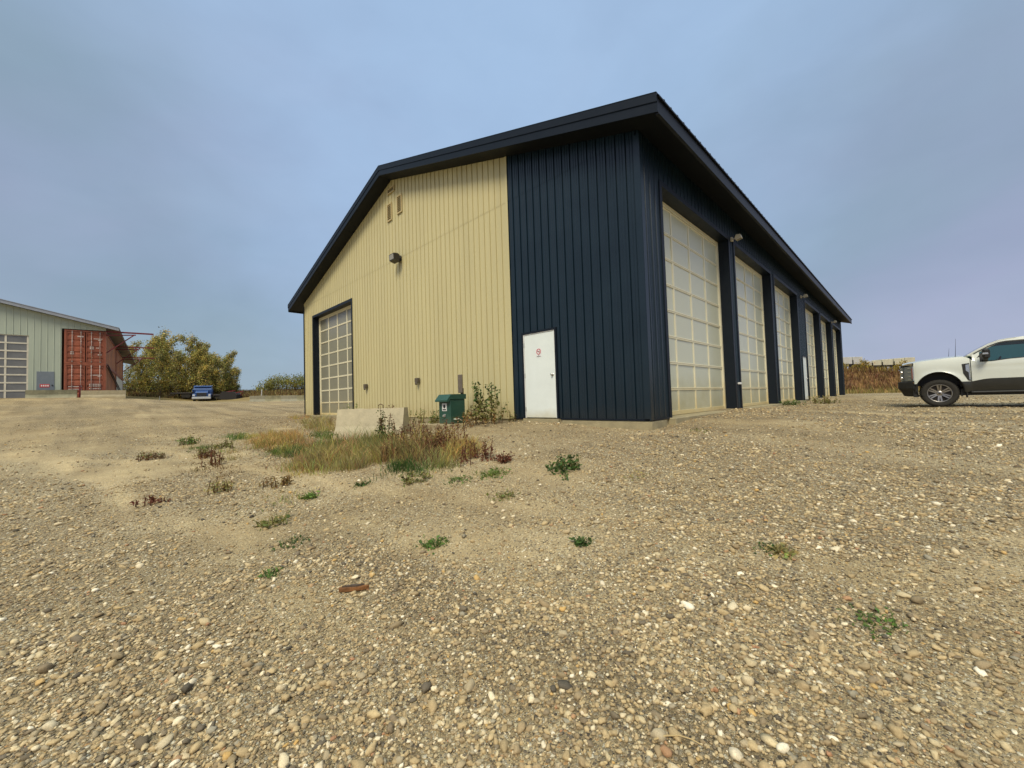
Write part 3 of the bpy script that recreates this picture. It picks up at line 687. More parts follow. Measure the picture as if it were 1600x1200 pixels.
# ------------------------------------------------------------------ things along the beige wall
xf = thing('transformer_cabinet', 'green utility transformer cabinet on a concrete pad by the beige wall', 'utility box', (-5.02, -1.0, gz(-5, -1)))
zb = .03
e = MB(); e.box(-.95, .55, -.50, .5, -.25, zb, .02); e.build('pad', CONC, xf)
e = MB(); e.box(-.25, .25, -.22, .26, zb, .66, .012); e.build('cabinet', XFG, xf)
e = MB(); e.prism([(-.33, .60), (-.33, .64), (-.20, .79), (.29, .79), (.29, .66), (-.23, .66), (-.26, .60)], 'x', -.265, .265); e.build('hood', XFG, xf)
e = MB(); e.box(-.10, .10, -.226, -.2215, .36, .56); st_ = e.build('sticker', WHITE, xf); e = MB(); e.lathe([(0, 0), (.05, 0)], (0, -.2275, .48)); e.box(-.07, .07, -.2285, -.2266, .38, .41); e.build('sticker_mark', INK, st_)
e = MB(); e.box(-.05, .05, -.25, -.2205, .20, .28, .01); e.tube([(0, -.25, .24), (0, -.28, .22)], .012); e.build('latch', STEEL, xf)
e = MB(); e.tube([(.25, -.12, .15), (.28, -.08, .14), (.28, .02, .15), (.31, .1, .10)], .012); e.build('cable', WHITE, xf)
p = (-5.12, -.55); ps = thing('timber_post', 'weathered timber post behind the green cabinet', 'post', (p[0], p[1], gz(*p)))
e = MB(); e.box(-.04, .04, -.03, .03, -.3, .95, .006); e.build('shaft', WOODP, ps); e = MB(); e.box(-.085, .085, -.075, -.031, .82, 1.32, .008); e.build('meter_board', mat('grey meter board', (.16, .13, .10), .7, var=.3, vscale=9), ps)

def barrier_profile(hw, tw, h): return [(-hw, 0), (hw, 0), (hw, .08*h/.81), (hw*.52, .36*h/.81), (tw, h), (-tw, h), (-hw*.52, .36*h/.81), (-hw, .08*h/.81)]
def barrier(name, label, loc, rot, length, h, m, group=None, hw=.30, tw=.10):
    n = 14; pr = barrier_profile(hw, tw, h); e = MB(); rows = []
    for i in range(n+1):
        x = -length/2+length*i/n; rows.append([(x, y+random.uniform(-.006, .006), z+(random.uniform(-.010, .006) if z > .2 else -.12)) for y, z in pr+pr[:1]])
    for r_ in rows: r_[-1] = r_[0]
    e.grid(rows, False); e.add(rows[0][:-1], [tuple(range(8))[::-1]]); e.add(rows[-1][:-1], [tuple(range(8))])
    o = e.build(name, m); o.location = loc; o.rotation_euler = (0, 0, rot); return tag(o, label, 'barrier', group)
jb = barrier('concrete_barrier', 'short concrete traffic barrier in the dry weeds by the gable door', (-6.75, -2.35, gz(-6.75, -2.35)-.03), R(29), 2.05, .84, CONC, hw=.34, tw=.09)
e = MB(); e.tube([(.2, 0, .83), (.2, 0, .92), (.27, .0, .95), (.34, 0, .92), (.34, 0, .83)], .012); e.build('lifting_loop', mat('rusty rebar', (.10, .05, .03), .8), jb)

# ------------------------------------------------------------------ pickup truck, nose towards the building
tr = thing('pickup_truck', 'white crew cab pickup with dark lower panels parked facing the bays', 'pickup truck', (3.36, 10.85, -.185))
TW = 2.03
WC, WR, TR = (.90, 4.96), .445, .425
def belt(x): return float(np.interp(x, [.3, .36, .5, .8, 1.1, 1.36, 1.48, 1.56, 1.66, 1.75, 2.0, 2.3, 2.9, 3.2, 3.6, 4.1, 6.3], [1.345, 1.37, 1.40, 1.435, 1.46, 1.475, 1.465, 1.41, 1.31, 1.29, 1.285, 1.325, 1.36, 1.365, 1.365, 1.37, 1.38]))
def low(x, zlow):
    z = zlow
    for c in WC:
        d = abs(x-c)
        if d < .52: z = max(z, TR-.02+.62*math.sqrt(max(0, 1-(d/.52)**2)))
    return z
def sidey(x, z):
    y = .015+.10*max(0, (z-1.12)/.35)**2*.7 + .05*max(0, (.75-z)/.4)**2
    if x < .55: y += .20*((.55-x)/.55)**2
    if x > 6.0: y += .05*((x-6.0)/.3)**2
    for c in WC:
        rr_ = math.hypot(x-c, (z-TR))
        y -= .045*math.exp(-((rr_-.56)/.09)**2)*(1 if z > .38 else .4)
    y += .012*math.exp(-((z-1.13)/.03)**2) if x > 1.5 else 0
    return y
xs = sorted(set(list(np.round(np.arange(.36, 6.30, .06), 3))+[1.570, 1.588, 3.0, 3.015, 4.18, 4.2, 6.3]))
TT = lambda x: .72+.07*math.sin(max(0, min(1, (x-1.6)/.4))*1.57) if x > 1.35 else .69      # two-tone line
def panel(x0, x1, zlo, zhi, n, m, name, par, fs=(1, -1)):
    e = MB()
    for s in fs:
        rows = []
        for x in [v for v in xs if x0 <= v <= x1]:
            a, b = zlo(x), zhi(x); b = max(a+.004, b)
            rows.append([(x, sidey(x, a+(b-a)*i/n) if s == 1 else TW-sidey(x, a+(b-a)*i/n), a+(b-a)*i/n) for i in range(n+1)])
        if s == -1: rows = rows[::-1]
        e.grid(rows, True)
    return e.build(name, m, par)
for s_ in (1, -1): panel(.36, 1.570, lambda x: max(low(x, .69), TT(x)), belt, 12, TPAINT, 'fender', tr, (s_,))
dr = panel(1.588, 3.0, lambda x: TT(x), belt, 10, TPAINT, 'door', tr, (1,)); 
dr2 = panel(1.588, 3.0, lambda x: TT(x), belt, 10, TPAINT, 'door', tr, (-1,)); panel(3.015, 4.18, lambda x: low(x, TT(x)), belt, 10, TPAINT, 'door', tr, (1,)); panel(3.015, 4.18, lambda x: low(x, TT(x)), belt, 10, TPAINT, 'door', tr, (-1,))
for s_ in (1, -1):
    panel(4.2, 6.3, lambda x: low(x, TT(x)), lambda x: belt(x), 10, TPAINT, 'bed_side', tr, (s_,))
    panel(1.36, 6.3, lambda x: low(x, .40), lambda x: max(low(x, .40), TT(x)-.004), 5, TDARK, 'lower_panel', tr, (s_,))
# wheel-arch lips and liners
for s in (1, -1):
    for c in WC:
        e = MB(); rows = []
        for k in range(25):
            t = math.pi*k/24; x = c+.52*math.cos(t); z = TR-.02+.62*math.sin(t)
            y = sidey(x, z+.01)-.012; 
            ring = [(x, y, z+.0), (c+.545*math.cos(t), y-.004, TR-.02+.645*math.sin(t)), (c+.53*math.cos(t), y+.05, TR-.02+.63*math.sin(t)), (c+.50*math.cos(t), .45, TR-.02+.60*math.sin(t))]
            ring = [ring[1], ring[0], (x, y+.03, z), ring[3]]
            rows.append(ring if s == 1 else [(a, TW-b, cc) for a, b, cc in ring])
        e.grid(rows if s == 1 else rows[::-1], True); e.build('wheel_arch', TBLK, tr)

# bonnet: crowned, rolling down at the nose
e = MB(); rows = []
for x in [.10, .14, .20, .28, .36, .48, .62, .8, 1.0, 1.2, 1.36, 1.46]:
    drop = .055*max(0, (.36-x)/.26)**2.0; y0 = sidey(max(x, .36), belt(max(x, .36)))+(.05 if x < .36 else 0)*(.36-x)/.26; row = []
    for j in range(15):
        q_ = j/14; y = y0+(TW-2*y0)*q_; cr = .06*math.sin(math.pi*q_)**.6; pw = .02*math.exp(-((q_-.25)/.07)**2)+.02*math.exp(-((q_-.75)/.07)**2)
        row.append((x, y, belt(max(x, .36))-drop+cr+pw))
    rows.append(row)
e.grid(rows, True); e.build('hood', TPAINT, tr)
e = MB(); e.box(.06, .30, .36, TW-.36, .76, 1.31, .03); gr_ = e.build('grille', TBLK, tr)
e = MB()
for z in (.86, .99, 1.12): e.box(.035, .06, .38, TW-.38, z-.02, z+.02, .005)
e.box(.03, .06, .36, TW-.36, 1.23, 1.30, .008); e.build('chrome_bar', CHROME, gr_)
def mir(pts, s): return [(x, y if s == 1 else TW-y, z) for x, y, z in pts]
for s in (1, -1):
    e = MB(); rows = []
    for x, y in ((.055, .44), (.05, .34), (.06, .26), (.12, .19), (.22, .12), (.30, .082), (.362, .062)):
        top = 1.27+.10*x; rows.append(mir([(x, y, .79), (x-.006, y-.006, .92), (x-.006, y-.006, 1.10), (x+.012, y, top-.03)], s))
    e.grid(rows if s == 1 else rows[::-1], True); hl = e.build('headlight', LENS, tr)
    e = MB()
    for x, y, z in ((.085, .235, .90), (.085, .235, 1.08)):
        yy = y-.030 if s == 1 else TW-y+.030
        e.lathe([(0, -.02*s), (.040, -.015*s), (.045, 0)], (x-.012, yy, z), 'y', 14)
    pts = [((.22, .105, z), (.30, .070, z)) for z in (.83, .95, 1.08, 1.20)]
    for a, b in pts: e.bar(mir([a], s)[0], mir([b], s)[0], .014, .016)
    e.bar(mir([(.345, .058, .80)], s)[0], mir([(.345, .058, 1.26)], s)[0], .02, .024); e.build('lamp_chrome', CHROME, hl)
    e = MB(); e.bar(mir([(.318, .066, .86)], s)[0], mir([(.318, .066, 1.20)], s)[0], .02, .022); e.build('side_marker', AMBER, hl)
# front bumper
e = MB(); rows = []
for q_ in np.linspace(0, 1, 17):
    y = .02+(TW-.04)*q_; bx = .36*max(0, abs(q_-.5)*2-.72)**1.2/.28**1.2*1.0
    rows.append([(.42, y, .785), (bx+.02, y, .785), (bx-.03, y, .75), (bx-.035, y, .56), (bx+.02, y, .48), (bx+.10, y, .31), (bx+.22, y, .29), (.42, y, .29)])
e.grid(rows, False); e.box(.02+.3, .44, .05, TW-.05, .27, .72); e.build('front_bumper', TBLK, tr)
# cab shell
def inset(z): return .075+.20*max(0, (z-1.30)/.70)**1.15
OUT = [(1.42, 1.44), (1.50, 1.50), (1.74, 1.675), (1.98, 1.83), (2.16, 1.91), (2.36, 1.945), (2.65, 1.965), (3.2, 1.98), (3.8, 1.97), (4.25, 1.92), (4.42, 1.82), (4.50, 1.36)]
def outz(x): return float(np.interp(x, [p_[0] for p_ in OUT[:-1]], [p_[1] for p_ in OUT[:-1]]))
def strip_roof(a, b, m, name, lift=0.0, k0=0.0):
    e = MB(); rows = []
    for x, z in OUT[a:b]:
        i0 = inset(z)+k0; rows.append([(x, i0+(TW-2*i0)*j/10, z+lift+.035*math.sin(math.pi*j/10)) for j in range(11)])
    e.grid(rows, True); return e.build(name, m, tr)
strip_roof(4, 11, TPAINT, 'roof'); strip_roof(10, 12, TPAINT, 'cab_back')
ws = strip_roof(0, 5, GLASS, 'windshield', 0, .06)
def sill(x): return belt(x)+.012
WX0, WX1 = 1.80, 4.30
def wtop(x): return min(1.85, outz(x)-.09)
for s in (1, -1):
    e = MB()
    up, dn = [], []
    for x in np.arange(1.62, 4.50, .05):
        zt_, zb_ = outz(x), belt(x)-.006; a, b = sill(x), wtop(x)
        if x > 4.3: zt_ = min(zt_, 2.0)
        if WX0 <= x <= WX1 and b > a+.02 and not (2.98 < x < 3.10):
            up.append([(x, inset(b), b), (x, inset((b+zt_)/2), (b+zt_)/2), (x, inset(zt_), zt_)])
        else:
            if up: e.grid([mir(r_, s) for r_ in up][::s], True); up = []
            dn.append([(x, inset(zb_)-.02, zb_), (x, inset((zb_+zt_)/2), (zb_+zt_)/2), (x, inset(zt_), zt_)])
            continue
    if up: e.grid([mir(r_, s) for r_ in up][::s], True)
    for i in range(len(dn)-1):
        if dn[i+1][0][0]-dn[i][0][0] < .07: e.grid([mir(r_, s) for r_ in dn[i:i+2]][::s], True)
    # A pillar
    e.grid([mir([(x, inset(z)-.004, z), (x+.10, inset(z-.02)-.006, z-.055), (x+.10, inset(z-.02)+.05, z-.055)], s) for x, z in [(x, outz(x)) for x in np.arange(1.52, 2.5, .06)]][::s], True)
    e.build('cab_shell', TPAINT, tr)
for s in (1, -1):
    for x0, x1 in ((1.66, 2.98), (3.10, 4.30)):
        e = MB(); rows = []
        for x in np.arange(x0, x1+.01, .06):
            a, b = belt(x)-.004, max(belt(x)+.01, min(1.87, outz(x)-.07)); rows.append(mir([(x, inset(a)+.004, a), (x, inset((a+b)/2)+.006, (a+b)/2), (x, inset(b)+.006, b)], s))
        e.grid(rows[::s], True); e.build('side_window', GLASS, tr)
        e = MB(); rt = []; rb = []
        for x in np.arange(x0, x1+.01, .06):
            a, b = belt(x)-.008, max(belt(x)+.01, min(1.875, outz(x)-.06))
            rt.append(mir([(x, inset(b)-.006, b), (x, inset(b-.035)-.006, b-.035)], s)); rb.append(mir([(x, inset(a)-.004, a), (x, inset(a+.03)-.004, a+.03)], s))
        e.grid(rt, False); e.grid(rb, False)
        if x0 < 2:  # quarter window post
            e.add(mir([(1.64, inset(1.32)-.008, 1.305), (1.84, inset(1.31)-.008, 1.285), (1.88, inset(1.58)-.008, 1.585), (1.80, inset(1.54)-.008, 1.55)], s), [(0, 1, 2, 3)])
        e.build('window_seal', TBLK, tr)
# interior
e = MB(); e.box(1.5, 1.85, .2, TW-.2, 1.0, 1.40, .05); e.box(1.4, 4.4, .12, TW-.12, .55, .70); e.build('dashboard', SEAT, tr)
for y in (.28, 1.15):
    e = MB(); e.box(2.45, 3.0, y, y+.58, .75, 1.05, .06); e.prism([(2.86, .95), (3.06, .95), (3.20, 1.52), (3.05, 1.54)], 'y', y+.02, y+.56); e.box(3.04, 3.16, y+.15, y+.43, 1.53, 1.70, .03); e.build('seat', SEAT, tr)
e = MB(); rr = [(2.16+.0, .57+.18*math.cos(t), 1.25+.18*math.sin(t)) for t in np.linspace(0, 6.283, 21)]; e.tube([(x+ (z-1.25)*.35, y, z) for x, y, z in rr], .016, 6); e.build('steering_wheel', TBLK, tr)
# mirrors
for s in (1, -1):
    e = MB(); y = -.22 if s == 1 else TW+.06
    ys = (-.30, -.10) if s == 1 else (TW+.10, TW+.30)
    e.box(1.80, 1.95, ys[0], ys[1], 1.36, 1.66, .045); e.bar(mir([(1.88, .07, 1.33)], s)[0], mir([(1.87, -.16, 1.40)], s)[0], .09, .07); mo = e.build('side_mirror', TBLK, tr)
    e = MB(); yy = sorted(((-.312, -.298) if s == 1 else (TW+.298, TW+.312))); e.box(1.80, 1.91, yy[0], yy[1], 1.485, 1.53, .004); e.build('turn_lamp', CHROME, mo)
# fender vent badge, handle, belt line bits
for s in (1, -1):
    e = MB(); pl = [(1.40, 1.25), (1.555, 1.27), (1.565, .735), (1.51, .75), (1.42, .97)]
    e.add(mir([(x, sidey(x, z)-.010, z) for x, z in pl], s), [(0, 1, 2, 3, 4)]); fv = e.build('fender_vent', TBLK, tr)
    e = MB(); pl = [(1.475, 1.22), (1.548, 1.24), (1.556, .77), (1.535, .78), (1.53, .99), (1.475, 1.05)]
    e.add(mir([(x, sidey(x, z)-.014, z) for x, z in pl], s), [(0, 1, 2, 3, 4, 5)]); e.build('vent_badge', CHROME, fv)
    e = MB(); e.bar(mir([(2.72, -.035, 1.125)], s)[0], mir([(2.92, -.035, 1.135)], s)[0], .03, .035); e.bar(mir([(2.74, -.03, 1.125)], s)[0], mir([(2.74, .03, 1.125)], s)[0], .03, .03); e.bar(mir([(2.90, -.03, 1.135)], s)[0], mir([(2.90, .03, 1.135)], s)[0], .03, .03)
    e.build('door_handle', CHROME, dr if s == 1 else dr2)
    e = MB()
    for i in range(9): x = 1.70+i*.045; e.box(x, x+.032, *sorted(((sidey(x, .58)-.004) if s == 1 else TW-sidey(x, .58)+.004, (sidey(x, .58)+.01) if s == 1 else TW-sidey(x, .58)-.01)), .645, .645+(.034 if i in (0, 4) else .022))
    e.build('door_emblem', mat('dull red emblem', (.16, .02, .02), .4), tr)
    e = MB(); e.box(1.55, 4.25, *sorted(((-.03, .16) if s == 1 else (TW-.16, TW+.03))), .36, .42, .015); e.box(1.35, 4.5, *sorted(((.10, .5) if s == 1 else (TW-.5, TW-.10))), .30, .56); rbd = e.build('running_board', TBLK, tr)
    e = MB(); e.box(1.6, 4.2, *sorted(((-.036, -.028) if s == 1 else (TW+.028, TW+.036))), .395, .412); e.build('step_trim', mat('step metal', (.16, .16, .15), .4, .6), rbd)
    e = MB(); e.box(1.46, 1.49, *sorted(((.03, .30) if s == 1 else (TW-.30, TW-.03))), .24, .50, .005); e.build('mud_flap', TBLK, tr)
e = MB(); e.box(.5, 6.2, .45, TW-.45, .38, .62); e.box(.6, 1.2, .3, TW-.3, .36, .46); e.build('chassis', TBLK, tr)
e = MB(); e.box(.45, 1.45, .30, TW-.3, .62, 1.22); e.box(1.35, 1.45, .1, TW-.1, .5, 1.3); e.build('engine_bay', TBLK, tr)
e = MB(); e.box(4.55, 6.25, .12, TW-.12, .75, .80); e.box(4.52, 4.58, .1, TW-.1, .75, 1.34); e.box(6.22, 6.3, .1, TW-.1, .62, 1.36, .02); e.build('bed', TPAINT, tr)
e = MB(); e.box(6.3, 6.45, .05, TW-.05, .45, .66, .03); e.build('rear_bumper', CHROME, tr)
for x, y, h in ((1.30, .30, .56), (1.22, TW-.32, .36)):
    e = MB(); e.tube([(x, y, 1.43), (x, y, 1.51)], .02, 8); e.tube([(x, y, 1.50), (x+.03, y, 1.50+h)], [.007, .003], 6); e.build('antenna', TBLK, tr)
for c in WC:
    for s in (1, -1):
        yc = .16 if s == 1 else TW-.16
        e = MB(); pr = [(.275, .11), (.33, .135), (.385, .135), (.413, .11), (.424, .06), (.424, -.06), (.413, -.11), (.385, -.135), (.33, -.135), (.275, -.11)]
        e.lathe([(r_, o*-s) for r_, o in pr], (c, yc, TR), 'y', 40)
        for k in range(44):
            t = 2*math.pi*k/44; ct, st = math.cos(t), math.sin(t)
            for o0, o1 in ((-.115, -.02), (.02, .115)):
                p0 = (c+.424*ct, yc+o0, TR+.424*st); p1 = (c+.424*math.cos(t+.05), yc+o1, TR+.424*math.sin(t+.05)); e.bar(p0, p1, .030, .014, (ct, 0, st))
        ty = e.build('wheel', RUBBER, tr)
        e = MB(); f_ = -s
        e.lathe([(.275, .125*f_), (.262, .128*f_), (.250, .10*f_), (.245, -.08*f_)], (c, yc, TR), 'y', 40)
        for k in range(6):
            t = 2*math.pi*(k+.5)/6; 
            for dt in (-.13, .13):
                a0, a1 = t+dt*1.9, t+dt*1.1
                e.bar((c+.075*math.cos(a0), yc+.085*f_, TR+.075*math.sin(a0)), (c+.255*math.cos(a1), yc+.112*f_, TR+.255*math.sin(a1)), .038, .03, (0, 1, 0))
        e.lathe([(0, .105*f_), (.035, .108*f_), (.052, .10*f_), (.085, .092*f_), (.095, .06*f_)], (c, yc, TR), 'y', 24)
        rim = e.build('rim', mat('dusty alloy rim', (.36, .34, .32), .32, .9, var=.15, vscale=12), ty)
        e = MB(); e.lathe([(0, .045*f_), (.247, .045*f_)], (c, yc, TR), 'y', 32); e.lathe([(0, .112*f_), (.028, .110*f_)], (c, yc, TR), 'y', 16); e.build('rim_pocket', RIMD, ty)

for c_ in tr.children:
    if not c_.name.startswith('wheel') or c_.name.startswith('wheel_arch'): c_.location.z = .045

# ------------------------------------------------------------------ far left: pale building, stacked containers, roof brackets
LB = Vector((-46.1, -7.29, 0)); LA = R(86)
def lp(u, v, z=0):
    c, s = math.cos(LA), math.sin(LA); return (LB.x+c*u-s*v, LB.y+s*u+c*v, z)
L0 = gz(-46.1, -7.3)+.0
lb = thing('storage_building', 'pale green metal building with a low grey roof behind red containers', 'building', (LB.x, LB.y, L0), LA)
SL = .247
def lroof(u): return 6.08-(u-.72)*SL
BD = (-9.2, -4.37); WX = -2.60; UL = -30.0
flat = [(0, 0), (.30, 0), (.315, .02), (.345, .02), (.36, 0)]
ow = ribwall('wall', MINT, lb, (UL, 0, 0), (1, 0, 0), (0, -1, 0), -UL+WX, lambda u: min(lroof(UL+u), lroof(-30+(UL+u+30)))-.22, .0, [(BD[0]-UL, BD[1]-UL, -.1, 5.05), (-3.94-UL, -2.98-UL, -.1, 2.18)], period=.36, prof=flat)
ow2 = ribwall('wall', MINT, lb, (WX, 0, 0), (1, 0, 0), (0, -1, 0), 2.6, lambda u: lroof(WX+u)-.22, 5.80, period=.36, prof=flat)
e = MB(); e.box(UL, WX-.02, .16, 26, -.3, 5.8); e.build('inner_wall', OFFW, lb)
e = MB(); e.prism([(UL, lroof(UL)), (.80, lroof(.80)), (.80, lroof(.80)-.06), (UL, lroof(UL)-.06)], 'y', -.45, 38); rfo = e.build('roof', GREYU, lb)
e = MB(); e.prism([(UL, lroof(UL)+.01), (.83, lroof(.83)+.01), (.83, lroof(.83)-.24), (UL, lroof(UL)-.24)], 'y', -.50, -.455); e.prism([(UL, lroof(UL)+.05), (.85, lroof(.85)+.05), (.85, lroof(.85)+.012), (UL, lroof(UL)+.012)], 'y', -.54, 38.02); e.build('roof_edge', GREYR, rfo)
dl = bpy.data.objects.new('overhead_door', None); COL.objects.link(dl); dl.parent = lb
e = MB(); 
for i in range(9): z = i*5.05/8; e.box(BD[0], BD[1], .05, .10, max(0, z-.055), z+.055)
for x in (BD[0]+.05, -5.55, BD[1]-.05): e.box(x-.055, x+.055, .06, .098, 0, 5.05)
e.build('rail', OFFW, dl); e = MB(); e.box(BD[0], BD[1], .085, .095, 0, 5.05); e.build('glazing', mat('dusky door panel', (.16, .16, .155), .2, var=.2, vscale=.8, spec=.6), dl)
dm = bpy.data.objects.new('entry_door', None); COL.objects.link(dm); dm.parent = lb
e = MB(); e.box(-3.94, -2.98, -.03, .04, 0, 2.18, .01); e.build('leaf', GDOOR, dm); e = MB(); e.box(-3.12, -3.06, -.08, -.03, 1.0, 1.1); e.build('handle', BLACK, dm)
s2 = thing('door_sign', 'small red and white sign on the grey door of the pale building', 'sign', lp(-3.5, -.036, L0+1.02), LA)
e = MB(); e.box(-.26, .26, -.004, 0, -.13, .13); e.build('panel', REDS, s2)
e = MB()
for i in range(4): x = -.20+i*.115; e.box(x, x+.075, -.0065, -.0045, -.06, .07); 
e.build('white_mark', WHITE, s2)

def container(name, label, loc, length, side_m, mark):
    c = thing(name, label, 'shipping container', loc, LA, 'red shipping containers at the pale building')
    W2, H = 2.46, 2.86; e = MB(); t = .12
    for x0, x1 in ((-W2, -W2+t), (-t, 0)): e.box(x0, x1, 0, t, 0, H); e.box(x0, x1, length-t, length, 0, H)
    for y0, y1 in ((0, t), (length-t, length)): e.box(-W2+t, -t, y0, y1, 0, .16); e.box(-W2+t, -t, y0, y1, H-.13, H)
    for x0, x1 in ((-W2, -W2+.09), (-.09, 0)): e.box(x0, x1, t, length-t, 0, .15); e.box(x0, x1, t, length-t, H-.10, H)
    e.build('frame', REDC, c)
    e = MB()     # corrugated sides and roof
    for x, sg_ in ((-.045, 1), (-W2+.045, -1)):
        rows = []; y = t
        while y < length-t:
            for dy, o in ((0, 0), (.07, 0), (.10, -.03), (.19, -.03), (.22, 0)):
                if y+dy <= length-t: rows.append([(x+o*sg_, y+dy, .15), (x+o*sg_, y+dy, H-.10)])
            y += .28
        e.grid(rows, False)
    e.build('side_panel', side_m, c); e = MB(); e.box(-W2+.05, -.05, t, length-t, H-.06, H-.03); e.build('top_panel', REDC, c)
    for k, (x0, x1) in enumerate(((-W2+t+.01, -W2/2-.03), (-W2/2+.03, -t-.01))):
        e = MB(); rows = []; z = .18
        while z < H-.15:
            for dz, o in ((0, 0), (.16, 0), (.20, .035), (.34, .035), (.38, 0)):
                zz2 = min(z+dz, H-.15); rows.append([(x0+.05, .03+o, zz2), (x1-.05, .03+o, zz2)])
            z += .50
        e.grid(rows, False); e.box(x0, x0+.05, .01, .05, .18, H-.15); e.box(x1-.05, x1, .01, .05, .18, H-.15); dd = e.build('door', REDC, c)
        for fx in (.30, .78):
            x = x0+(x1-x0)*fx; e = MB(); e.tube([(x, -.02, .10), (x, -.02, H-.06)], .018, 8)
            for z in (.2, 1.0, 1.9, H-.2): e.box(x-.04, x+.04, -.03, .03, z-.03, z+.03)
            e.build('lock_bar', mat('galvanised bar', (.48, .40, .36), .5, .3), dd)
        e = MB(); mk = mark[k]
        for (a, b, z0, z1) in mk:
            if z1-z0 < .12: e.box(x0+a, x0+b, .008, .014, z0, z1); continue
            n = max(2, int((b-a)/.10))
            for i in range(n):
                xa = x0+a+(b-a)*i/n
                for zz3 in np.arange(z0, z1-.07, .14): e.box(xa, xa+(b-a)/n*.62, .008, .014, zz3, zz3+.09)
        if mk: e.build('white_mark', mat('faded white lettering paint', (.58, .50, .45), .7), dd)
    return c
m_up = [[(.62, .98, 2.28, 2.38), (.22, .46, .80, 1.02)], [(.45, .98, 2.16, 2.22), (.72, .92, 2.04, 2.10), (.22, .50, 1.28, 1.58), (.62, .80, 1.36, 1.55), (.70, .98, .78, .98)]]
m_lo = [[(.12, .9, .92, .98), (.12, .9, .70, .75)], [(.4, .95, 1.9, 1.96), (.7, .9, 1.78, 1.83), (.2, .95, .95, 1.2), (.2, .95, .72, .9)]]
cz = L0
container('shipping_container', 'lower red container with faded lettering under the other at the pale building', lp(0, .0, cz), 12.0, RUSTC, m_lo)
container('shipping_container', 'upper red container with white lock bars stacked under the roof edge', lp(0, .0, cz+2.87), 12.0, RUSTC, m_up)
container('shipping_container', 'rusty container farther along the pale building, upper one with bare side', lp(0, 12.3, cz+2.87), 12.0, RUSTC, [[], []])
container('shipping_container', 'cream sided container farther along the pale building, beneath a rusty one', lp(0, 12.3, cz), 12.0, OFFW, [[], []])
for i, (v, z, lab) in enumerate(((.25, 5.78, 'maroon roof bracket nearest the pale building front'), (12.0, 5.85, 'middle maroon roof bracket above the container joint'), (24.0, 5.85, 'farthest maroon roof bracket against the poplars'))):
    b = thing('roof_bracket', lab, 'steel bracket', lp(0, v, L0), LA, 'maroon brackets cantilevered from the containers')
    e = MB(); e.bar((-.6, 0, z), (3.1, 0, z+.02), .10, .13); e.build('beam', REDB, b)
    e = MB(); e.bar((-.3, 0, z-.34), (1.9, 0, z-.16), .08, .09); e.build('lower_chord', REDB, b)
    e = MB(); e.bar((.03, 0, z-1.85), (1.75, 0, z-.20), .07, .08); e.build('brace', REDB, b)
sr = thing('stair_rail', 'dark sloping pipe rail running down the container side', 'rail', lp(.10, 0, L0), LA)
e = MB(); e.tube([(0, .3, 2.86), (0, 21, -.1+.9)], .05, 8); e.build('top_pipe', mat('dark brown pipe', (.05, .03, .025), .6), sr); e = MB(); e.tube([(0, .3, 2.60), (0, 20, .55)], .045, 8); e.build('lower_pipe', MATS['dark brown pipe'], sr)
e = MB(); 
pl_ = thing('steel_post', 'thin maroon post between the two concrete blocks before the containers', 'post', lp(-1.47, -.75, L0-.05), LA)
e = MB(); e.bar((0, 0, -.2), (0, 0, 1.05), .10, .10); e.build('shaft', REDB, pl_); e = MB(); e.box(-.09, .09, -.09, .09, 1.05, 1.08); e.build('cap', REDB, pl_)
for lab, u, ln, m in (('dark mossy concrete block before the grey door of the pale building', -2.93, 2.72, CONCM), ('clean pale concrete block before the red containers', -.02, 2.66, CONC)):
    p = lp(u, -1.25); b = barrier('concrete_block', lab, (p[0], p[1], gz(p[0], p[1])-.03), LA, ln, .66, m, 'concrete blocks before the pale building', .28, .20)

# ------------------------------------------------------------------ vegetation
def leafcol(base, n, var=.25): return np.array(base)[None]*(1+var*rs.randn(n, 1)).clip(.45, 1.7)*(1+.10*rs.randn(n, 3))
def blades(px, py, pz, h, wdt, cols, lean=.45):
    """thin bent blades; arrays of one value per blade"""
    n = len(px); a = rs.rand(n)*6.283; b = rs.rand(n)*6.283; ln = lean*h*(.3+rs.rand(n))
    dx, dy = np.cos(a)*wdt/2, np.sin(a)*wdt/2; lx, ly = np.cos(b)*ln, np.sin(b)*ln
    V = np.zeros((n, 5, 3)); base = np.stack([px, py, pz-.02], 1)
    V[:, 0] = base+np.stack([-dx, -dy, 0*h], 1); V[:, 1] = base+np.stack([dx, dy, 0*h], 1)
    mid = base+np.stack([lx*.35, ly*.35, h*.6], 1); V[:, 2] = mid+np.stack([dx*.8, dy*.8, 0*h], 1); V[:, 3] = mid-np.stack([dx*.8, dy*.8, 0*h], 1)
    V[:, 4] = base+np.stack([lx, ly, h], 1)
    Fc = (np.array([[0, 1, 2], [0, 2, 3], [3, 2, 4]])[None]+(np.arange(n)*5)[:, None, None]).reshape(-1, 3)
    return V.reshape(-1, 3), Fc, np.repeat(cols, 5, 0)
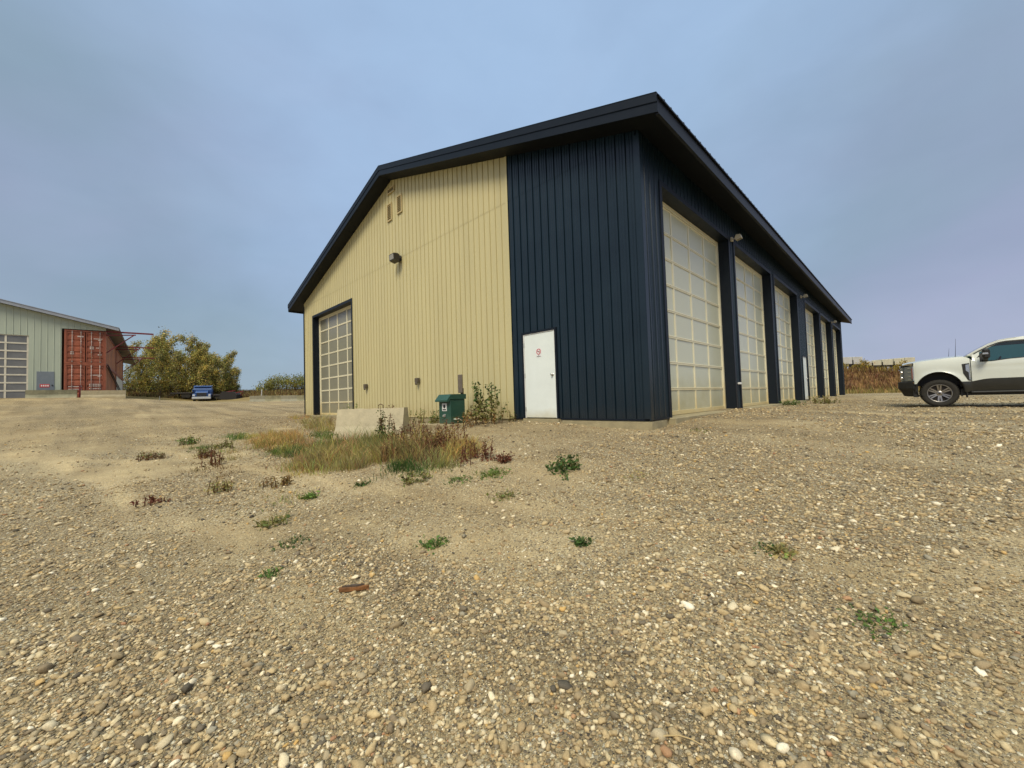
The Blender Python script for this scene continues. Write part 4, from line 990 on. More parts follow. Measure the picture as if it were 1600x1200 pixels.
def leaves(P, size, cols, up=.4):
    """one bent diamond leaf at every point"""
    n = len(P); d = rs.randn(n, 3); d[:, 2] = d[:, 2]*.6-.1; d /= np.linalg.norm(d, axis=1)[:, None]
    nr = rs.randn(n, 3); nr[:, 2] += up*2; s = np.cross(d, nr); s /= np.linalg.norm(s, axis=1)[:, None]+1e-9; nn = np.cross(s, d)
    sz = (size*(.6+.8*rs.rand(n)))[:, None]
    V = np.stack([P, P+d*sz*.55+s*sz*.32+nn*sz*.06, P+d*sz, P+d*sz*.5-s*sz*.32+nn*sz*.06], 1)
    Fc = (np.array([[0, 1, 2], [0, 2, 3]])[None]+(np.arange(n)*4)[:, None, None]).reshape(-1, 3)
    return V.reshape(-1, 3), Fc, np.repeat(cols, 4, 0)
def join(ps):
    o = 0; A, B, C = [], [], []
    for V, Fc, c in ps: A.append(V); B.append(Fc+o); C.append(c); o += len(V)
    return np.concatenate(A), np.concatenate(B), np.concatenate(C)
STRAW = (.46, .33, .115); TAN = (.34, .285, .105); ORNG = (.28, .185, .065); RED = (.15, .055, .03); GREEN = (.11, .18, .04); OLIVE = (.19, .19, .055); DKG = (.065, .115, .028); LIME = (.15, .22, .045); BROWN = (.16, .09, .04); YEL = (.42, .30, .05)
def patch(spec):
    """spec rows: pixel centre, radii in pixels, count, height, colour; spread in uneven clumps over the ground seen there"""
    ps = []
    for cx, cy, rx, ry, n, h, c in spec:
        m_ = max(8, n//26); t = rs.rand(m_)*6.283; r_ = np.sqrt(rs.rand(m_)); P = at_many(cx+rx*r_*np.cos(t), cy+ry*r_*np.sin(t))
        for k in range(m_):
            p = P[k]
            if p[1] > -.05 and p[0] < .05: continue
            nn = max(4, int(n/m_*(.3+1.4*rs.rand()))); sg_ = .04+.09*rs.rand(); hk = h*(.35+.95*rs.rand())*(1-.4*r_[k]); ck = np.array(c)*(.7+.6*rs.rand())*(1+.12*rs.randn(3))
            x = p[0]+rs.randn(nn)*sg_; y = p[1]+rs.randn(nn)*sg_*1.2; hh = hk*(.35+.85*rs.rand(nn))
            ps.append(blades(x, y, ground(x, y), hh, .004+.007*rs.rand(nn), np.abs(leafcol(ck, nn)), .7))
    return join(ps)
V, Fc, C = patch([(440, 692, 55, 14, 3200, .34, STRAW), (405, 688, 25, 8, 900, .28, STRAW), (500, 665, 28, 10, 1500, .42, TAN), (520, 722, 65, 17, 3600, .34, TAN), (610, 712, 60, 14, 2400, .38, TAN), (560, 700, 60, 14, 2400, .36, OLIVE), (450, 700, 50, 14, 1200, .3, OLIVE), (650, 712, 60, 14, 1100, .36, BROWN), (560, 690, 60, 12, 900, .45, OLIVE), (600, 658, 60, 3, 350, .22, TAN), (690, 664, 60, 3, 250, .15, TAN), (470, 712, 40, 14, 700, .26, GREEN), (540, 715, 70, 18, 900, .5, STRAW), (640, 705, 60, 12, 900, .55, TAN), (350, 712, 40, 10, 500, .2, TAN), (330, 735, 40, 14, 350, .16, BROWN), (420, 780, 60, 14, 260, .12, TAN),
                 (720, 705, 30, 12, 1500, .34, STRAW), (668, 722, 55, 10, 1300, .24, TAN), (480, 735, 40, 10, 900, .22, TAN), (470, 655, 18, 6, 700, .35, STRAW), (500, 648, 22, 5, 500, .35, TAN)])
tag(npmesh('dry_grass', V, Fc, FOL, C), 'straw coloured dry grass around the concrete traffic barrier', 'dry grass', kind='stuff')
V, Fc, C = patch([(508, 682, 22, 6, 800, .20, GREEN), (585, 690, 25, 6, 500, .2, GREEN), (500, 694, 30, 6, 500, .16, DKG), (640, 735, 34, 7, 900, .20, DKG), (690, 730, 25, 6, 500, .18, OLIVE), (372, 684, 24, 5, 700, .2, GREEN), (318, 700, 14, 4, 400, .16, GREEN), (440, 708, 24, 4, 400, .16, GREEN), (300, 697, 14, 4, 300, .15, OLIVE)])
tag(npmesh('green_ground_cover', V, Fc, FOL, C), 'low green growth at the edge of the dry grass', 'ground cover', kind='stuff')
def herb(pts_h, leafn, leafsz, colr, stemc, tip=None):
    """bushy weed from stems: list of (dx, dy, h)"""
    ps = []
    for dx, dy, h in pts_h:
        lx, ly = random.uniform(-.2, .2)*h, random.uniform(-.2, .2)*h; n = max(18, int(leafn*h))
        t = np.linspace(0, 1, 7); P = np.stack([dx+lx*t**1.5, dy+ly*t**1.5, h*t], 1)
        for i in range(6):
            a, b = P[i], P[i+1]; w_ = .006*(1-.6*i/6)+.002
            V = np.array([a+[-w_, 0, 0], a+[w_, 0, 0], b+[w_*.8, 0, 0], b+[-w_*.8, 0, 0], a+[0, -w_, 0], a+[0, w_, 0], b+[0, w_*.8, 0], b+[0, -w_*.8, 0]])
            ps.append((V, np.array([[0, 1, 2], [0, 2, 3], [4, 5, 6], [4, 6, 7]]), np.tile(np.array(stemc), (8, 1))))
        q_ = rs.rand(n)**.8*.9+.1; L_ = np.stack([dx+lx*q_**1.5, dy+ly*q_**1.5, h*q_], 1)+rs.randn(n, 3)*np.array([.028, .028, .02])
        cc = np.abs(leafcol(colr, n, .3))
        if tip is not None: cc = np.where((q_ > .72)[:, None], np.abs(leafcol(tip, n, .3)), cc)
        ps.append(leaves(L_, np.full(n, leafsz)*(1.15-.5*q_), cc))
    return join(ps)
def weed(name, label, px, py, spread, n, h, leafn, lsz, colr, stemc, tip=None, group=None, pos=None):
    p = pos or at(px, py); st = [(random.gauss(0, spread), random.gauss(0, spread), h*random.uniform(.45, 1.0)) for _ in range(n)]
    V, Fc, C = herb(st, leafn, lsz, colr, stemc, tip)
    V[:, 2] += ground(p[0]+V[:, 0], p[1]+V[:, 1])-p[2] if spread > .1 else 0
    o = npmesh(name, V, Fc, FOL, C); o.location = p; return tag(o, label, 'plant', group)
g0 = 'weeds round the barrier and cabinet'
def wp(x, y): return Vector((x, y, gz(x, y)))
weed('tall_weed', 'tall leafy green weed with brown stems right of the green cabinet', 0, 0, .20, 15, 1.12, 55, .085, OLIVE, BROWN, DKG, g0, wp(-3.95, -.75))
weed('tall_weed', 'reddish weed low beside the tall one near the cabinet', 0, 0, .24, 16, .55, 60, .07, ORNG, RED, OLIVE, g0, wp(-3.85, -1.0))
weed('low_weed', 'small green weed left of the green cabinet', 0, 0, .13, 9, .50, 60, .07, OLIVE, BROWN, GREEN, g0, wp(-5.55, -1.15))
weed('tall_weed', 'single tall leafy stalk standing before the concrete barrier face', 590, 690, .05, 4, .95, 40, .07, OLIVE, BROWN, DKG, g0)
weed('dark_weed', 'dark seedy weed before the right end of the barrier', 604, 694, .15, 12, .62, 60, .06, DKG, BROWN, BROWN, g0)
weed('red_weed', 'largest rusty red weed right of the barrier', 655, 697, .30, 46, .46, 80, .05, ORNG, RED, RED, g0)
weed('red_weed', 'dark red weed at the right of the rusty clump', 686, 702, .22, 30, .42, 80, .05, RED, RED, ORNG, g0)
weed('red_weed', 'brownish red weed at the right edge of the dry grass', 738, 718, .16, 20, .30, 80, .045, RED, RED, BROWN, g0)
weed('red_weed', 'orange weed in front of the middle of the barrier', 630, 712, .25, 26, .34, 80, .05, ORNG, RED, ORNG, g0)
weed('low_weed', 'green weed at the front left foot of the barrier', 543, 686, .12, 8, .30, 60, .06, GREEN, OLIVE, None, g0)
weed('low_weed', 'leafy weed behind the barrier against the beige wall', 0, 0, .18, 9, .62, 45, .06, OLIVE, BROWN, LIME, g0, wp(-7.4, -.55))
weed('low_weed', 'leafy weed behind the barrier under the gable door', 0, 0, .25, 10, .75, 45, .06, LIME, BROWN, None, g0, wp(-11.2, -1.0))
weed('low_weed', 'tiny weed at the joint of beige and navy wall', 0, 0, .05, 5, .28, 50, .05, OLIVE, BROWN, None, g0, wp(-3.62, -.18))
weed('low_weed', 'dark green weed at the foot of the third bay', 1232, 633, .28, 22, .22, 80, .06, DKG, OLIVE, GREEN, g0)
weed('low_weed', 'yellowish weed before the fourth bay', 1290, 630, .35, 26, .34, 70, .06, OLIVE, BROWN, TAN, g0)
weed('low_weed', 'brown green weed on the gravel left of the dry grass', 318, 716, .14, 14, .26, 70, .05, BROWN, RED, OLIVE, g0)
weed('low_weed', 'dark low weed farthest left on the gravel slope', 236, 718, .12, 14, .18, 80, .05, BROWN, BROWN, OLIVE, g0)
weed('low_weed', 'tan dry weed below the brown green one on the left', 350, 768, .10, 14, .2, 70, .04, TAN, BROWN, None, g0)
weed('low_weed', 'orange dry weed between the left gravel and the grass', 435, 760, .09, 14, .16, 70, .04, ORNG, BROWN, None, g0)
weed('low_weed', 'dark purple weed on the gravel right of the grass', 786, 722, .07, 12, .14, 90, .05, RED, RED, None, g0)
weed('low_weed', 'dark green sprig on the gravel below the white door', 876, 738, .12, 18, .20, 90, .055, DKG, OLIVE, None, g0)
weed('low_weed', 'green and brown weed at the far left edge of the dry grass', 296, 694, .16, 16, .24, 90, .06, GREEN, BROWN, OLIVE, g0)
weed('low_weed', 'tall brown seedy weed on the gravel left of the dry grass', 330, 728, .10, 12, .34, 80, .04, BROWN, RED, RED, g0)
weed('low_weed', 'olive weed between the dry grass and the lane', 356, 700, .16, 14, .22, 90, .055, OLIVE, BROWN, None, g0)
weed('low_weed', 'small red weed alone on the left gravel', 232, 790, .07, 8, .12, 90, .04, RED, RED, None, g0)
weed('low_weed', 'grey green weed under the front of the dry grass', 640, 752, .12, 12, .12, 90, .05, OLIVE, BROWN, None, g0)
weed('tall_weed', 'leafy stalk leaning over the barrier end', 612, 668, .08, 6, .75, 60, .065, OLIVE, BROWN, RED, g0)
def tuft(label, px, py, rx, n, h, c, lean=.9, group='small green tufts on the open gravel'):
    p = at(px, py); s = rx*(np.linalg.norm(np.array(p)-CAM))/F
    x = rs.randn(n)*s; y = rs.randn(n)*s; z = ground(p.x+x, p.y+y)-p.z
    h = h*1.2; A = blades(x, y, z, h*(.4+.8*rs.rand(n)), .005+.006*rs.rand(n), np.abs(leafcol(c, n)), lean)
    P = np.stack([x, y, z+h*.35*rs.rand(n)], 1); B = leaves(P, np.full(n, h*.55), np.abs(leafcol(c, n)), 1.2)
    V, Fc, C = join([A, B]); o = npmesh('grass_tuft', V, Fc, FOL, C); o.location = p; return tag(o, label, 'tuft', group)
for a in (('rounded leafy green tuft in the middle of the foreground gravel', 678, 851, 9, 90, .06, GREEN), ('thin upright dark green tuft below the near building corner', 909, 849, 5, 50, .07, DKG), ('dark flat tuft with straw beside it right of centre', 1200, 856, 9, 60, .04, DKG),
          ('straw coloured tuft next to the dark flat one', 1222, 864, 6, 60, .07, TAN), ('green tuft farthest right on the sandy gravel', 1372, 974, 13, 90, .04, GREEN), ('bright green tuft on the white pebbles below the cabinet', 768, 742, 13, 160, .07, LIME), ('pale green tuft left of the bright one on white pebbles', 716, 750, 10, 90, .06, GREEN),
          ('small bright green tuft below the left end of the grass', 486, 777, 5, 60, .09, LIME), ('small dark green tuft left of centre on gravel', 568, 757, 6, 60, .06, DKG), ('dry olive tuft standing on the left gravel', 430, 818, 9, 60, .10, OLIVE), ('flat dark green tuft on the left gravel', 452, 849, 11, 90, .04, DKG),
          ('lowest small green tuft at left', 424, 898, 6, 60, .05, GREEN), ('yellow green tuft right of the grass below the cabinet', 790, 776, 10, 70, .06, OLIVE), ('green tuft close to the near corner footing', 1090, 674, 8, 50, .05, OLIVE), ('sparse yellow tuft under the dry sprig', 1000, 745, 14, 40, .05, TAN)): tuft(*a)

# broken timber and straw twigs on the gravel
p = at(552, 924); o = thing('timber_scrap', 'broken brown timber scrap lying on the gravel', 'wood scrap', p+Vector((0, 0, .012)), R(52)); o.scale = (1.3, 1.2, 1.4)
e = MB(); e.prism([(-.075, -.01), (-.04, -.016), (.05, -.012), (.085, .004), (.05, .016), (-.03, .013), (-.08, .006)], 'z', -.002, .016); e.build('splinter', WOODO, o)
e = MB(); e.prism([(-.06, .0), (.02, -.006), (.06, .01), (-.01, .014)], 'z', .0165, .024); e.build('bark_strip', WOODP, o)
def twig(label, pxs, r_):
    pts = []
    for x, y in pxs: q_ = at(x, y); pts.append((q_.x, q_.y, q_.z+r_*1.2+.013))
    c0 = Vector(pts[0]); e = MB(); n = len(pts); e.tube([Vector(p_)-c0 for p_ in pts], [r_*(1-.5*i/(n-1)) for i in range(n)], 6); o = e.build('twig', TWIG); o.location = c0; tag(o, label, 'twig', 'dry twigs on the gravel')
twig('curved straw twig near the bottom edge of the gravel', [(1022, 1163), (1040, 1157), (1060, 1156), (1080, 1162), (1098, 1172)], .004)
twig('straight straw twig at the bottom right of centre', [(1105, 1080), (1125, 1108), (1150, 1140)], .003)
twig('short pale stick on the left gravel', [(178, 956), (206, 950)], .006)
twig('short bleached stick right of centre on the gravel', [(1155, 915), (1168, 918), (1180, 928)], .006)

# trees: poplars in yellowing leaf, far left
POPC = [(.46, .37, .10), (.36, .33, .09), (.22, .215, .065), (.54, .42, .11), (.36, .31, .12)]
def poplar(seed, h, rad, nclump, lv, bare=0.0):
    random.seed(seed)
    t = thing('poplar_tree', 'x', 'tree'); e = MB(); bend = [(random.uniform(-.25, .25)*i, random.uniform(-.25, .25)*i, h*.98*i/6) for i in range(7)]
    e.tube([(0, 0, -.5)]+bend[1:], [.13]+[.12*(1-i/6.6) for i in range(1, 7)], 7); ps = []
    for k in range(nclump):
        f = .10+.88*(k+random.random())/nclump; i = min(5, int(f*6)); u = f*6-i
        c = Vector(bend[i]).lerp(Vector(bend[i+1]), u); a = random.random()*6.283
        env = rad*(.30+.75*math.sin(math.pi*min(1, (f-.10)/1.0))**.8)*(1.0-.66*f)*.86; r_ = env*random.uniform(.35, 1.05)
        tip = c+Vector((math.cos(a)*r_, math.sin(a)*r_, random.uniform(.1, .5)))
        e.tube([c-Vector((0, 0, .25)), c.lerp(tip, .6), tip], [.035, .02, .008], 4)
        n = int(lv*random.uniform(.4, 1.3)*(1-bare*f)); P = np.array(tip)+rs.randn(n, 3)*np.array([.27, .27, .34])*(.6+.5*random.random())
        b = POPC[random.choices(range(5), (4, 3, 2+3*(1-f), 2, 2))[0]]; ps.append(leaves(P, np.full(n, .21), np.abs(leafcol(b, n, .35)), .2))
    V, Fc, C = join(ps); e.build('trunk', BARK, t); npmesh('crown', V, Fc, FOL, C, t); return t
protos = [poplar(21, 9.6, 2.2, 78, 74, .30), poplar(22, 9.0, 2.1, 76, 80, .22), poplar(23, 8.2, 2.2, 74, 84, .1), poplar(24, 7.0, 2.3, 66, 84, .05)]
random.seed(99)
rowp = [(203, 66, .72, 0, 'thin bare topped poplar closest to the containers'), (219, 60, .86, 0, 'sparse poplar rising behind the maroon brackets'), (234, 64, .98, 1, 'poplar at the tips of the maroon brackets'), (250, 60, .96, 0, 'tall poplar just right of the bracket tips'), (264, 65, 1.05, 1, 'tall yellowing poplar left of the crown row middle'), (277, 61, .97, 0, 'tallest poplar in the row'),
        (289, 66, 1.0, 1, 'poplar rising left of the blue truck cab'), (301, 62, .92, 2, 'olive poplar directly behind the blue truck cab'), (313, 66, .99, 1, 'tall poplar above the right side of the blue cab'), (324, 62, .83, 2, 'shorter poplar right of the blue cab'), (336, 66, .86, 3, 'round poplar above the dark trailer'), (348, 64, .82, 3, 'yellow poplar above the scrap at the trailer end'), (358, 66, .78, 3, 'second last poplar before the gap in the row'), (368, 67, .60, 3, 'small last poplar at the gap in the row'),
        (228, 72, .85, 2, 'dark poplar filling behind the brackets'), (258, 73, .90, 2, 'dark poplar in the second row left'), (284, 73, .90, 3, 'dark poplar in the second row behind the tallest one'), (306, 74, .9, 2, 'dark poplar in the second row behind the blue cab'), (330, 74, .85, 3, 'dark poplar in the second row right'), (352, 75, .76, 2, 'dark poplar at the right end of the second row')]
used = set()
for px, dpt, sc_, k, lab in rowp:
    dpt += 7; p = at_depth(px, 615, dpt); z = gz(p.x, p.y); s = sc_*dpt/62*.97; loc = (p.x, p.y, z-.1)
    if k not in used: o = protos[k]; used.add(k); o.location = loc; o.rotation_euler = (0, 0, random.random()*6); o.scale = (s*.95, s*.95, s*1.03); o['label'] = lab
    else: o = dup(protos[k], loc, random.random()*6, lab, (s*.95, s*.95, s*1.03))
    o['group'] = 'yellowing poplars behind the yard'
def bush(seed, h, rad, n, cols, name, lab, cat, loc, grp, lsz=.2):
    random.seed(seed); t = thing(name, lab, cat, loc, 0, grp); e = MB(); ps = []
    for k in range(n):
        a = random.random()*6.283; r_ = rad*math.sqrt(random.random()); hh = h*(.35+.6*random.random())*(1-.35*(r_/rad)**2)
        tip = Vector((math.cos(a)*r_, math.sin(a)*r_, hh)); e.tube([(tip.x*.15, tip.y*.15, -.2), (tip.x*.5, tip.y*.5, hh*.5), tip], [.05, .03, .008], 4)
        m_ = random.randint(26, 54); c = cols[random.randrange(len(cols))]
        P = np.array(tip)+rs.randn(m_, 3)*np.array([.34, .34, .34])*h/3; P[:, 2] = np.maximum(P[:, 2], .05); ps.append(leaves(P, np.full(m_, lsz), np.abs(leafcol(c, m_, .3)), .2))
    V, Fc, C = join(ps); e.build('stem', BARK, t); npmesh('crown', V, Fc, FOL, C, t); return t
gc = [(.22, .22, .045), (.32, .28, .05), (.14, .155, .04)]
for i, (px, dpt, h, r_, lab) in enumerate(((412, 72, 2.0, 1.6, 'low thin shrub at the left end of the far grove'), (424, 73, 2.9, 1.7, 'second shrub of the far grove from its left end'), (436, 72, 3.3, 1.8, 'tallest shrub left of the far grove middle'), (449, 74, 3.3, 1.9, 'broad shrub in the far grove middle'), (461, 72, 3.1, 1.8, 'shrub near the shop wall in the far grove'), (473, 73, 3.4, 1.7, 'shrub touching the beige wall edge in the far grove'), (487, 74, 3.2, 1.8, 'shrub hidden behind the beige wall corner'))):
    p = at_depth(px, 613, dpt); bush(200+i, h, r_, 26, gc, 'grove_shrub', lab, 'shrub', (p.x, p.y, gz(p.x, p.y)-.1), 'shrubs of the far grove')
for i, (px, dpt, h, r_, lab) in enumerate(((206, 71, 2.6, 1.8, 'dark shrub under the poplars next to the containers'), (226, 76, 3.0, 2.0, 'dark shrub under the poplars below the bracket tips'), (247, 72, 2.6, 1.9, 'dark shrub under the poplars above the short white stake'), (268, 77, 3.0, 2.0, 'dark shrub under the tallest poplar'), (288, 74, 2.8, 2.0, 'dark shrub under the poplars at the left side of the blue truck'), (312, 78, 3.0, 2.2, 'dark shrub hidden behind the blue cab'), (335, 75, 2.8, 2.0, 'dark shrub under the poplars at the right side of the blue truck'), (356, 77, 2.8, 2.0, 'dark shrub at the right end under the poplars'))):
    p = at_depth(px, 613, dpt); bush(400+i, h, r_, 30, [(.14, .15, .04), (.23, .20, .045), (.10, .105, .028), (.28, .20, .04)], 'understory_shrub', lab, 'shrub', (p.x, p.y, gz(p.x, p.y)-.1), 'shrubs under the poplars', .24)
# rough dry grass on the far left rise and below the trees
def field(n, fn, h, wd2, cols):
    x, y = fn(n); z = ground(x, y, True); c = np.array(cols)[rs.randint(0, len(cols), n)]
    return blades(x, y, z, h*(.4+.9*rs.rand(n)), wd2*(.6+.8*rs.rand(n)), np.abs(c*(1+.25*rs.randn(n, 1)).clip(.4, 1.6)), .4)
def f1(n):
    px = 190+rs.rand(n)*310; d = 65+rs.rand(n)**1.2*20; P = CAM+np.array([ray(a, 615) for a in px])*d[:, None]; return P[:, 0], P[:, 1]
V, Fc, C = field(16000, f1, .55, .07, [TAN, ORNG, OLIVE, BROWN, BROWN, (.10, .06, .03)])
tag(npmesh('rough_grass', V, Fc, FOL, C), 'rough brown and tan grass beneath the far poplars and shrubs', 'dry grass', kind='stuff')
# long low concrete blocks at the far edge of the yard
for i, (px, lab) in enumerate(((404, 'left one of the long low concrete blocks at the far yard edge'), (428, 'middle long low concrete block at the far yard edge'), (453, 'long low concrete block right of the middle at the far yard edge'), (478, 'long low concrete block running behind the beige wall'))):
    p = at_depth(px, 625, 53-.2*i); b = barrier('concrete_block', lab, (p.x, p.y, gz(p.x, p.y)-.02), R(46), 1.75+.35, .78, CONCM if i % 2 else mat('grey concrete', (.30, .29, .22), .85, var=.2, vscale=3, bump=.4), 'low concrete blocks at the far yard edge', .25, .22)

# blue highway truck with a flat deck trailer
p = at_depth(315, 622, 63.5); TZ = gz(p.x, p.y)
ang = math.atan2(CAM[1]-p.y, CAM[0]-p.x)   # nose to the yard
bt = thing('highway_truck', 'blue highway tractor cab parked nose on before the poplars', 'truck', (p.x, p.y, TZ), ang-R(6))
e = MB(); e.prism([(-3.6, .9), (-1.2, .9), (-1.2, 1.95), (-1.55, 2.55), (-1.7, 2.62), (-3.6, 2.62)], 'y', -1.15, 1.15); cab = e.build('cab', BLUEP, bt)
e = MB(); e.prism([(-1.2, .85), (0, .85), (-.02, 1.45), (-.2, 1.58), (-1.2, 1.85)], 'y', -.78, .78); e.build('hood', BLUEP, bt)
for s in (-1, 1):
    e = MB(); e.prism([(-1.15, .75), (-.08, .62), (-.05, 1.0), (-.3, 1.28), (-1.15, 1.30)], 'y', min(s*.79, s*1.18), max(s*.79, s*1.18)); e.build('fender', BLUEP, bt)
    e = MB(); e.box(-.06, .0, *sorted((s*.86, s*1.12)), .92, 1.12, .02); e.build('headlight', WHITE, bt)
    e = MB(); e.box(-1.15, -1.05, *sorted((s*1.18, s*1.30)), 1.60, 2.05, .02); e.build('side_mirror', BLUEP, bt)
e = MB(); e.prism([(-1.19, 1.90), (-1.178, 1.90), (-1.50, 2.44), (-1.515, 2.43)], 'y', -1.02, 1.02); e.build('windshield', WSCR, bt)
e = MB(); e.prism([(-1.42, 2.46), (-1.25, 2.40), (-1.24, 2.44), (-1.5, 2.56)], 'y', -1.1, 1.1); e.build('sun_visor', BLUEP, bt)
e = MB(); e.box(.0, .05, -.62, .62, .9, 1.42, .02); e.build('grille', mat('dark grille', (.03, .03, .035), .4), bt)
e = MB(); e.box(-.12, .16, -1.2, 1.2, .42, .78, .05); e.build('front_bumper', mat('pale bumper', (.55, .56, .56), .35, .3), bt)
e = MB(); e.box(-6.5, -1.0, -.45, .45, .6, .88); e.build('chassis', BLACK, bt)
for x, s in [(-.75, 1), (-.75, -1), (-5, 1), (-5, -1), (-6.2, 1), (-6.2, -1)]:
    e = MB(); e.lathe([(0, -.14), (.3, -.14), (.5, -.12), (.52, 0), (.5, .12), (.3, .14), (0, .14)], (x, s*.98, .5), 'y', 20); e.build('wheel', RUBBER, bt)
e = MB(); e.tube([(-3.75, 1.0, .9), (-3.75, 1.0, 2.75)], .06, 8); e.tube([(-3.75, -1.0, .9), (-3.75, -1.0, 2.75)], .06, 8); e.build('exhaust_stack', CHROME, bt)
def deck(name, lab, px, dpt, length, hgt, rot, m):
    p = at_depth(px, 622, dpt); t = thing(name, lab, 'trailer', (p.x, p.y, gz(p.x, p.y)), rot)
    e = MB(); e.box(-length/2, length/2, -1.2, 1.2, hgt-.22, hgt, .02); e.build('deck', m, t)
    for x in (length*.12, length*.28):
        for s in (-1, 1): e = MB(); e.lathe([(0, -.13), (.28, -.13), (.46, -.11), (.46, .11), (.28, .13), (0, .13)], (x, s*.95, .46), 'y', 18); e.build('wheel', RUBBER, t)
    e = MB(); e.bar((-length/2+.6, 0, 0), (-length/2+.6, 0, hgt-.2), .15, .15); e.bar((-length/2, 0, hgt-.3), (-length/2-1.2, 0, .6), .12, .12); e.build('landing_leg', BLACK, t); return t
DKD = mat('dark worn deck', (.03, .025, .025), .8, var=.3, vscale=3)
deck('flat_deck_trailer', 'dark flat deck trailer left of the blue truck', 291, 66, 3.4, 1.0, R(50), DKD)
deck('flat_deck_trailer', 'low dark flat deck trailer right of the blue truck', 341, 66, 3.2, .85, R(50), DKD)
p = at_depth(361, 622, 64); sc0 = thing('scrap_pile', 'black pile of machinery parts on the yard edge by the trailer', 'scrap', (p.x, p.y, gz(p.x, p.y)), R(48))
e = MB(); e.prism([(-1.3, 0), (1.2, 0), (1.25, .7), (.8, 1.1), (-.9, 1.25), (-1.3, .8)], 'y', -.7, .7); e.build('bin', mat('charred steel', (.018, .016, .016), .8, var=.3, vscale=4), sc0)
e = MB(); e.bar((.9, -.3, 1.0), (1.8, .1, 1.25), .14, .16); e.bar((-.9, .2, 1.2), (.8, -.2, 1.36), .10, .12); e.bar((1.2, .3, .5), (1.7, .3, 1.1), .1, .1); e.build('loose_beam', REDB, sc0)
p = at_depth(408, 618, 55); o = thing('white_marker', 'leaning white marker post above the far concrete blocks', 'post', (p.x, p.y, gz(p.x, p.y))); e = MB(); e.bar((0, 0, -.2), (.15, .05, 1.5), .09, .05); e.build('shaft', WHITE, o); e = MB(); e.bar((.14, .05, 1.4), (.155, .052, 1.54), .11, .07); e.build('cap', WHITE, o)
p = at_depth(249, 622, 57); o = thing('white_marker', 'short white stake below the poplars', 'post', (p.x, p.y, gz(p.x, p.y))); e = MB(); e.bar((0, 0, -.2), (0, .03, .55), .08, .05); e.build('shaft', WHITE, o); e = MB(); e.bar((0, .028, .46), (0, .031, .58), .1, .07); e.build('cap', WHITE, o)

# ------------------------------------------------------------------ right background: grassy bank with crates
nb = 90; us = np.linspace(-14, 110, nb); prof_b = [(-1.0, -.3), (0, .02), (.6, .45), (1.4, 1.2), (2.2, 1.75), (3.2, 2.05), (6, 2.15), (20, 2.2), (60, 1.2)]
B0 = np.array([-1.5, 39.5]); be = np.array([.965, .262]); be /= np.linalg.norm(be); bn = np.array([-be[1], be[0]])
def bank_pt(u, v, h):
    x, y = B0+be*u+bn*(v+.7*math.sin(u*.31)+.4*math.sin(u*.83)); return (x, y, gz(x, y)*.0+h*(1+.10*math.sin(u*.5+1))*(1-.35*max(0, min(1, (u-8)/40))))
def bank_at(u, v): 
    h = float(np.interp(v, [p_[0] for p_ in prof_b], [p_[1] for p_ in prof_b])); return bank_pt(u, v, h)
e = MB(); e.grid([[bank_pt(u, v, h) for v, h in prof_b] for u in us][::-1], True)
bm = bpy.data.materials.new('dry bank soil'); bm.use_nodes = True; N, L = nt(bm); n1 = N.new('ShaderNodeTexNoise'); n1.inputs['Scale'].default_value = 1.2; n1.inputs['Detail'].default_value = 8
tcx = N.new('ShaderNodeTexCoord'); L.new(tcx.outputs['Object'], n1.inputs['Vector']); r1 = N.new('ShaderNodeValToRGB'); r1.color_ramp.elements[0].color = (.08, .04, .018, 1); r1.color_ramp.elements[1].color = (.26, .14, .05, 1); r1.color_ramp.elements[0].position = .3; r1.color_ramp.elements[1].position = .7
L.new(n1.outputs['Fac'], r1.inputs[0]); L.new(r1.outputs[0], N['Principled BSDF'].inputs['Base Color']); N['Principled BSDF'].inputs['Roughness'].default_value = .95
tag(e.build('embankment', bm), kind='structure')
ps = []
for cl_, v0, v1, n, h in (((BROWN, ORNG, RED, (.14, .07, .03), ORNG), .2, 3.0, 11000, .55), ((YEL, TAN, YEL), 2.6, 4.4, 3500, .5), ((STRAW, TAN, OLIVE), -1.0, .5, 4500, .45)):
    u = -4+rs.rand(n)*46; v = v0+(v1-v0)*rs.rand(n); P = np.array([bank_at(a, b) for a, b in zip(u, v)])
    c = np.array(cl_)[rs.randint(0, len(cl_), n)]; ps.append(blades(P[:, 0], P[:, 1], np.maximum(P[:, 2], ground(P[:, 0], P[:, 1])), h*(.4+.9*rs.rand(n)), .03+.03*rs.rand(n), np.abs(c*(1+.25*rs.randn(n, 1)).clip(.4, 1.6)), .5))
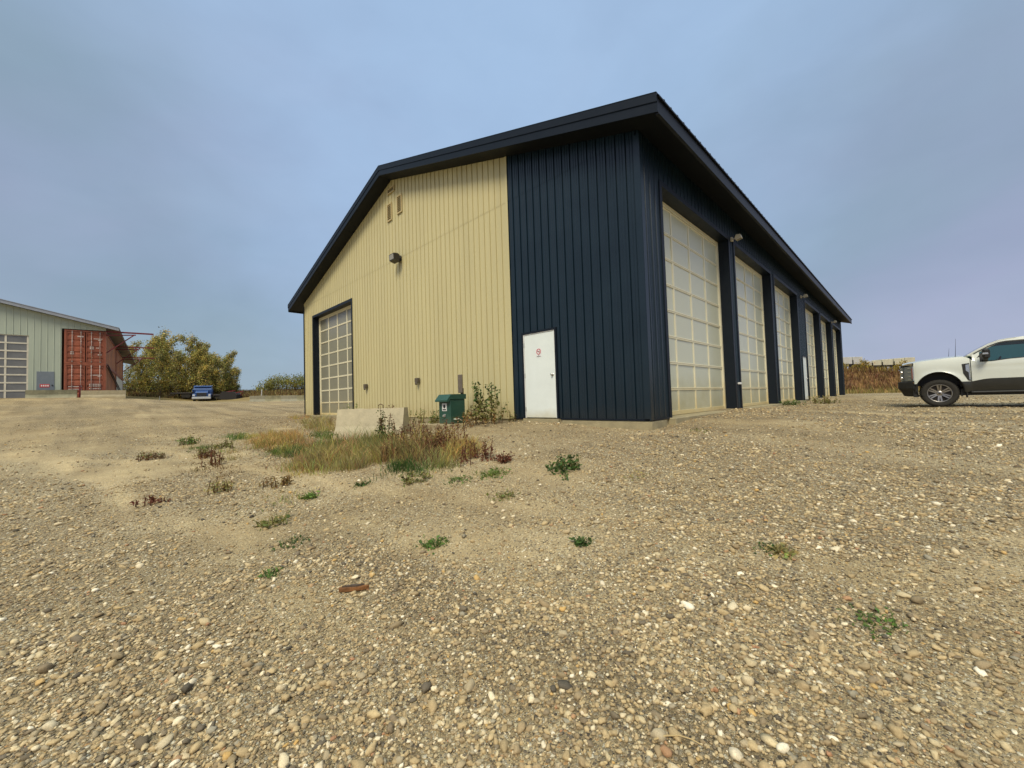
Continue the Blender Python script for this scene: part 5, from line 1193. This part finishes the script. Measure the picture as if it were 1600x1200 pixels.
V, Fc, C = join(ps); tag(npmesh('bank_grass', V, Fc, FOL, C), 'rusty brown and yellow grass covering the bank beyond the bays', 'dry grass', kind='stuff')
for i, (u, r_, lab) in enumerate(((1.2, .8, 'yellow shrub on the bank top next to the shop end'), (3.2, .7, 'second yellow shrub on the bank top under the crates'), (6.0, .6, 'low yellow shrub on the bank top behind the truck hood'))):
    q_ = bank_at(u, 3.6); bush(300+i, 1.0, r_, 16, [YEL, (.30, .22, .04), TAN], 'yellow_shrub', lab, 'shrub', q_, 'yellow shrubs on the bank', .12)
cr0 = None
for i, (px0, px1, y0, y1, lab, mm) in enumerate(((1317, 1332.5, 569, 558, 'grey crate on the bank touching the shop end', CRATE), (1333, 1349, 569, 557.5, 'taller grey crate second on the bank', CRATE), (1349.8, 1363, 571, 564, 'low grey crate in the dip of the crate row', CRATE), (1363.6, 1378, 571, 563.5, 'low straw coloured crate beside the grey dip', CRATEY), (1379, 1396, 570.5, 561.5, 'straw coloured crate in the middle of the row right half', CRATEY), (1397.5, 1414, 570, 560, 'straw coloured crate second from the row end', CRATEY), (1415, 1431, 570, 558.5, 'straw coloured crate ending the row above the truck nose', CRATEY))):
    a = at_depth(px0, y0, 44+.25*i); b = at_depth(px1, y0, 44.2+.25*i); c = at_depth(px0, y1, 44+.25*i)
    wd3 = (b-a).length; hh = c.z-a.z; rot = math.atan2(b.y-a.y, b.x-a.x); zb = a.z
    t = thing('storage_crate', lab, 'crate', ((a.x+b.x)/2, (a.y+b.y)/2, zb-.35), rot, 'pale crates along the bank top')
    e = MB(); e.box(-wd3/2+.04, wd3/2-.04, 0, 1.2, .35, hh+.35, .02); e.build('box', mm, t)
    e = MB(); e.box(-wd3/2+.1, wd3/2-.1, .05, 1.15, .20, .345)
    for x in (-wd3/2+.08, wd3/2-.20): e.box(x, x+.12, .1, .3, -1.2, .20); e.box(x, x+.12, .9, 1.1, -1.2, .20)
    e.build('skid', BLACK, t)
    e = MB(); e.box(-wd3/2-.01, -wd3/2+.035, -.03, .05, .10, .35+hh*.55); e.build('strap', BLACK, t)
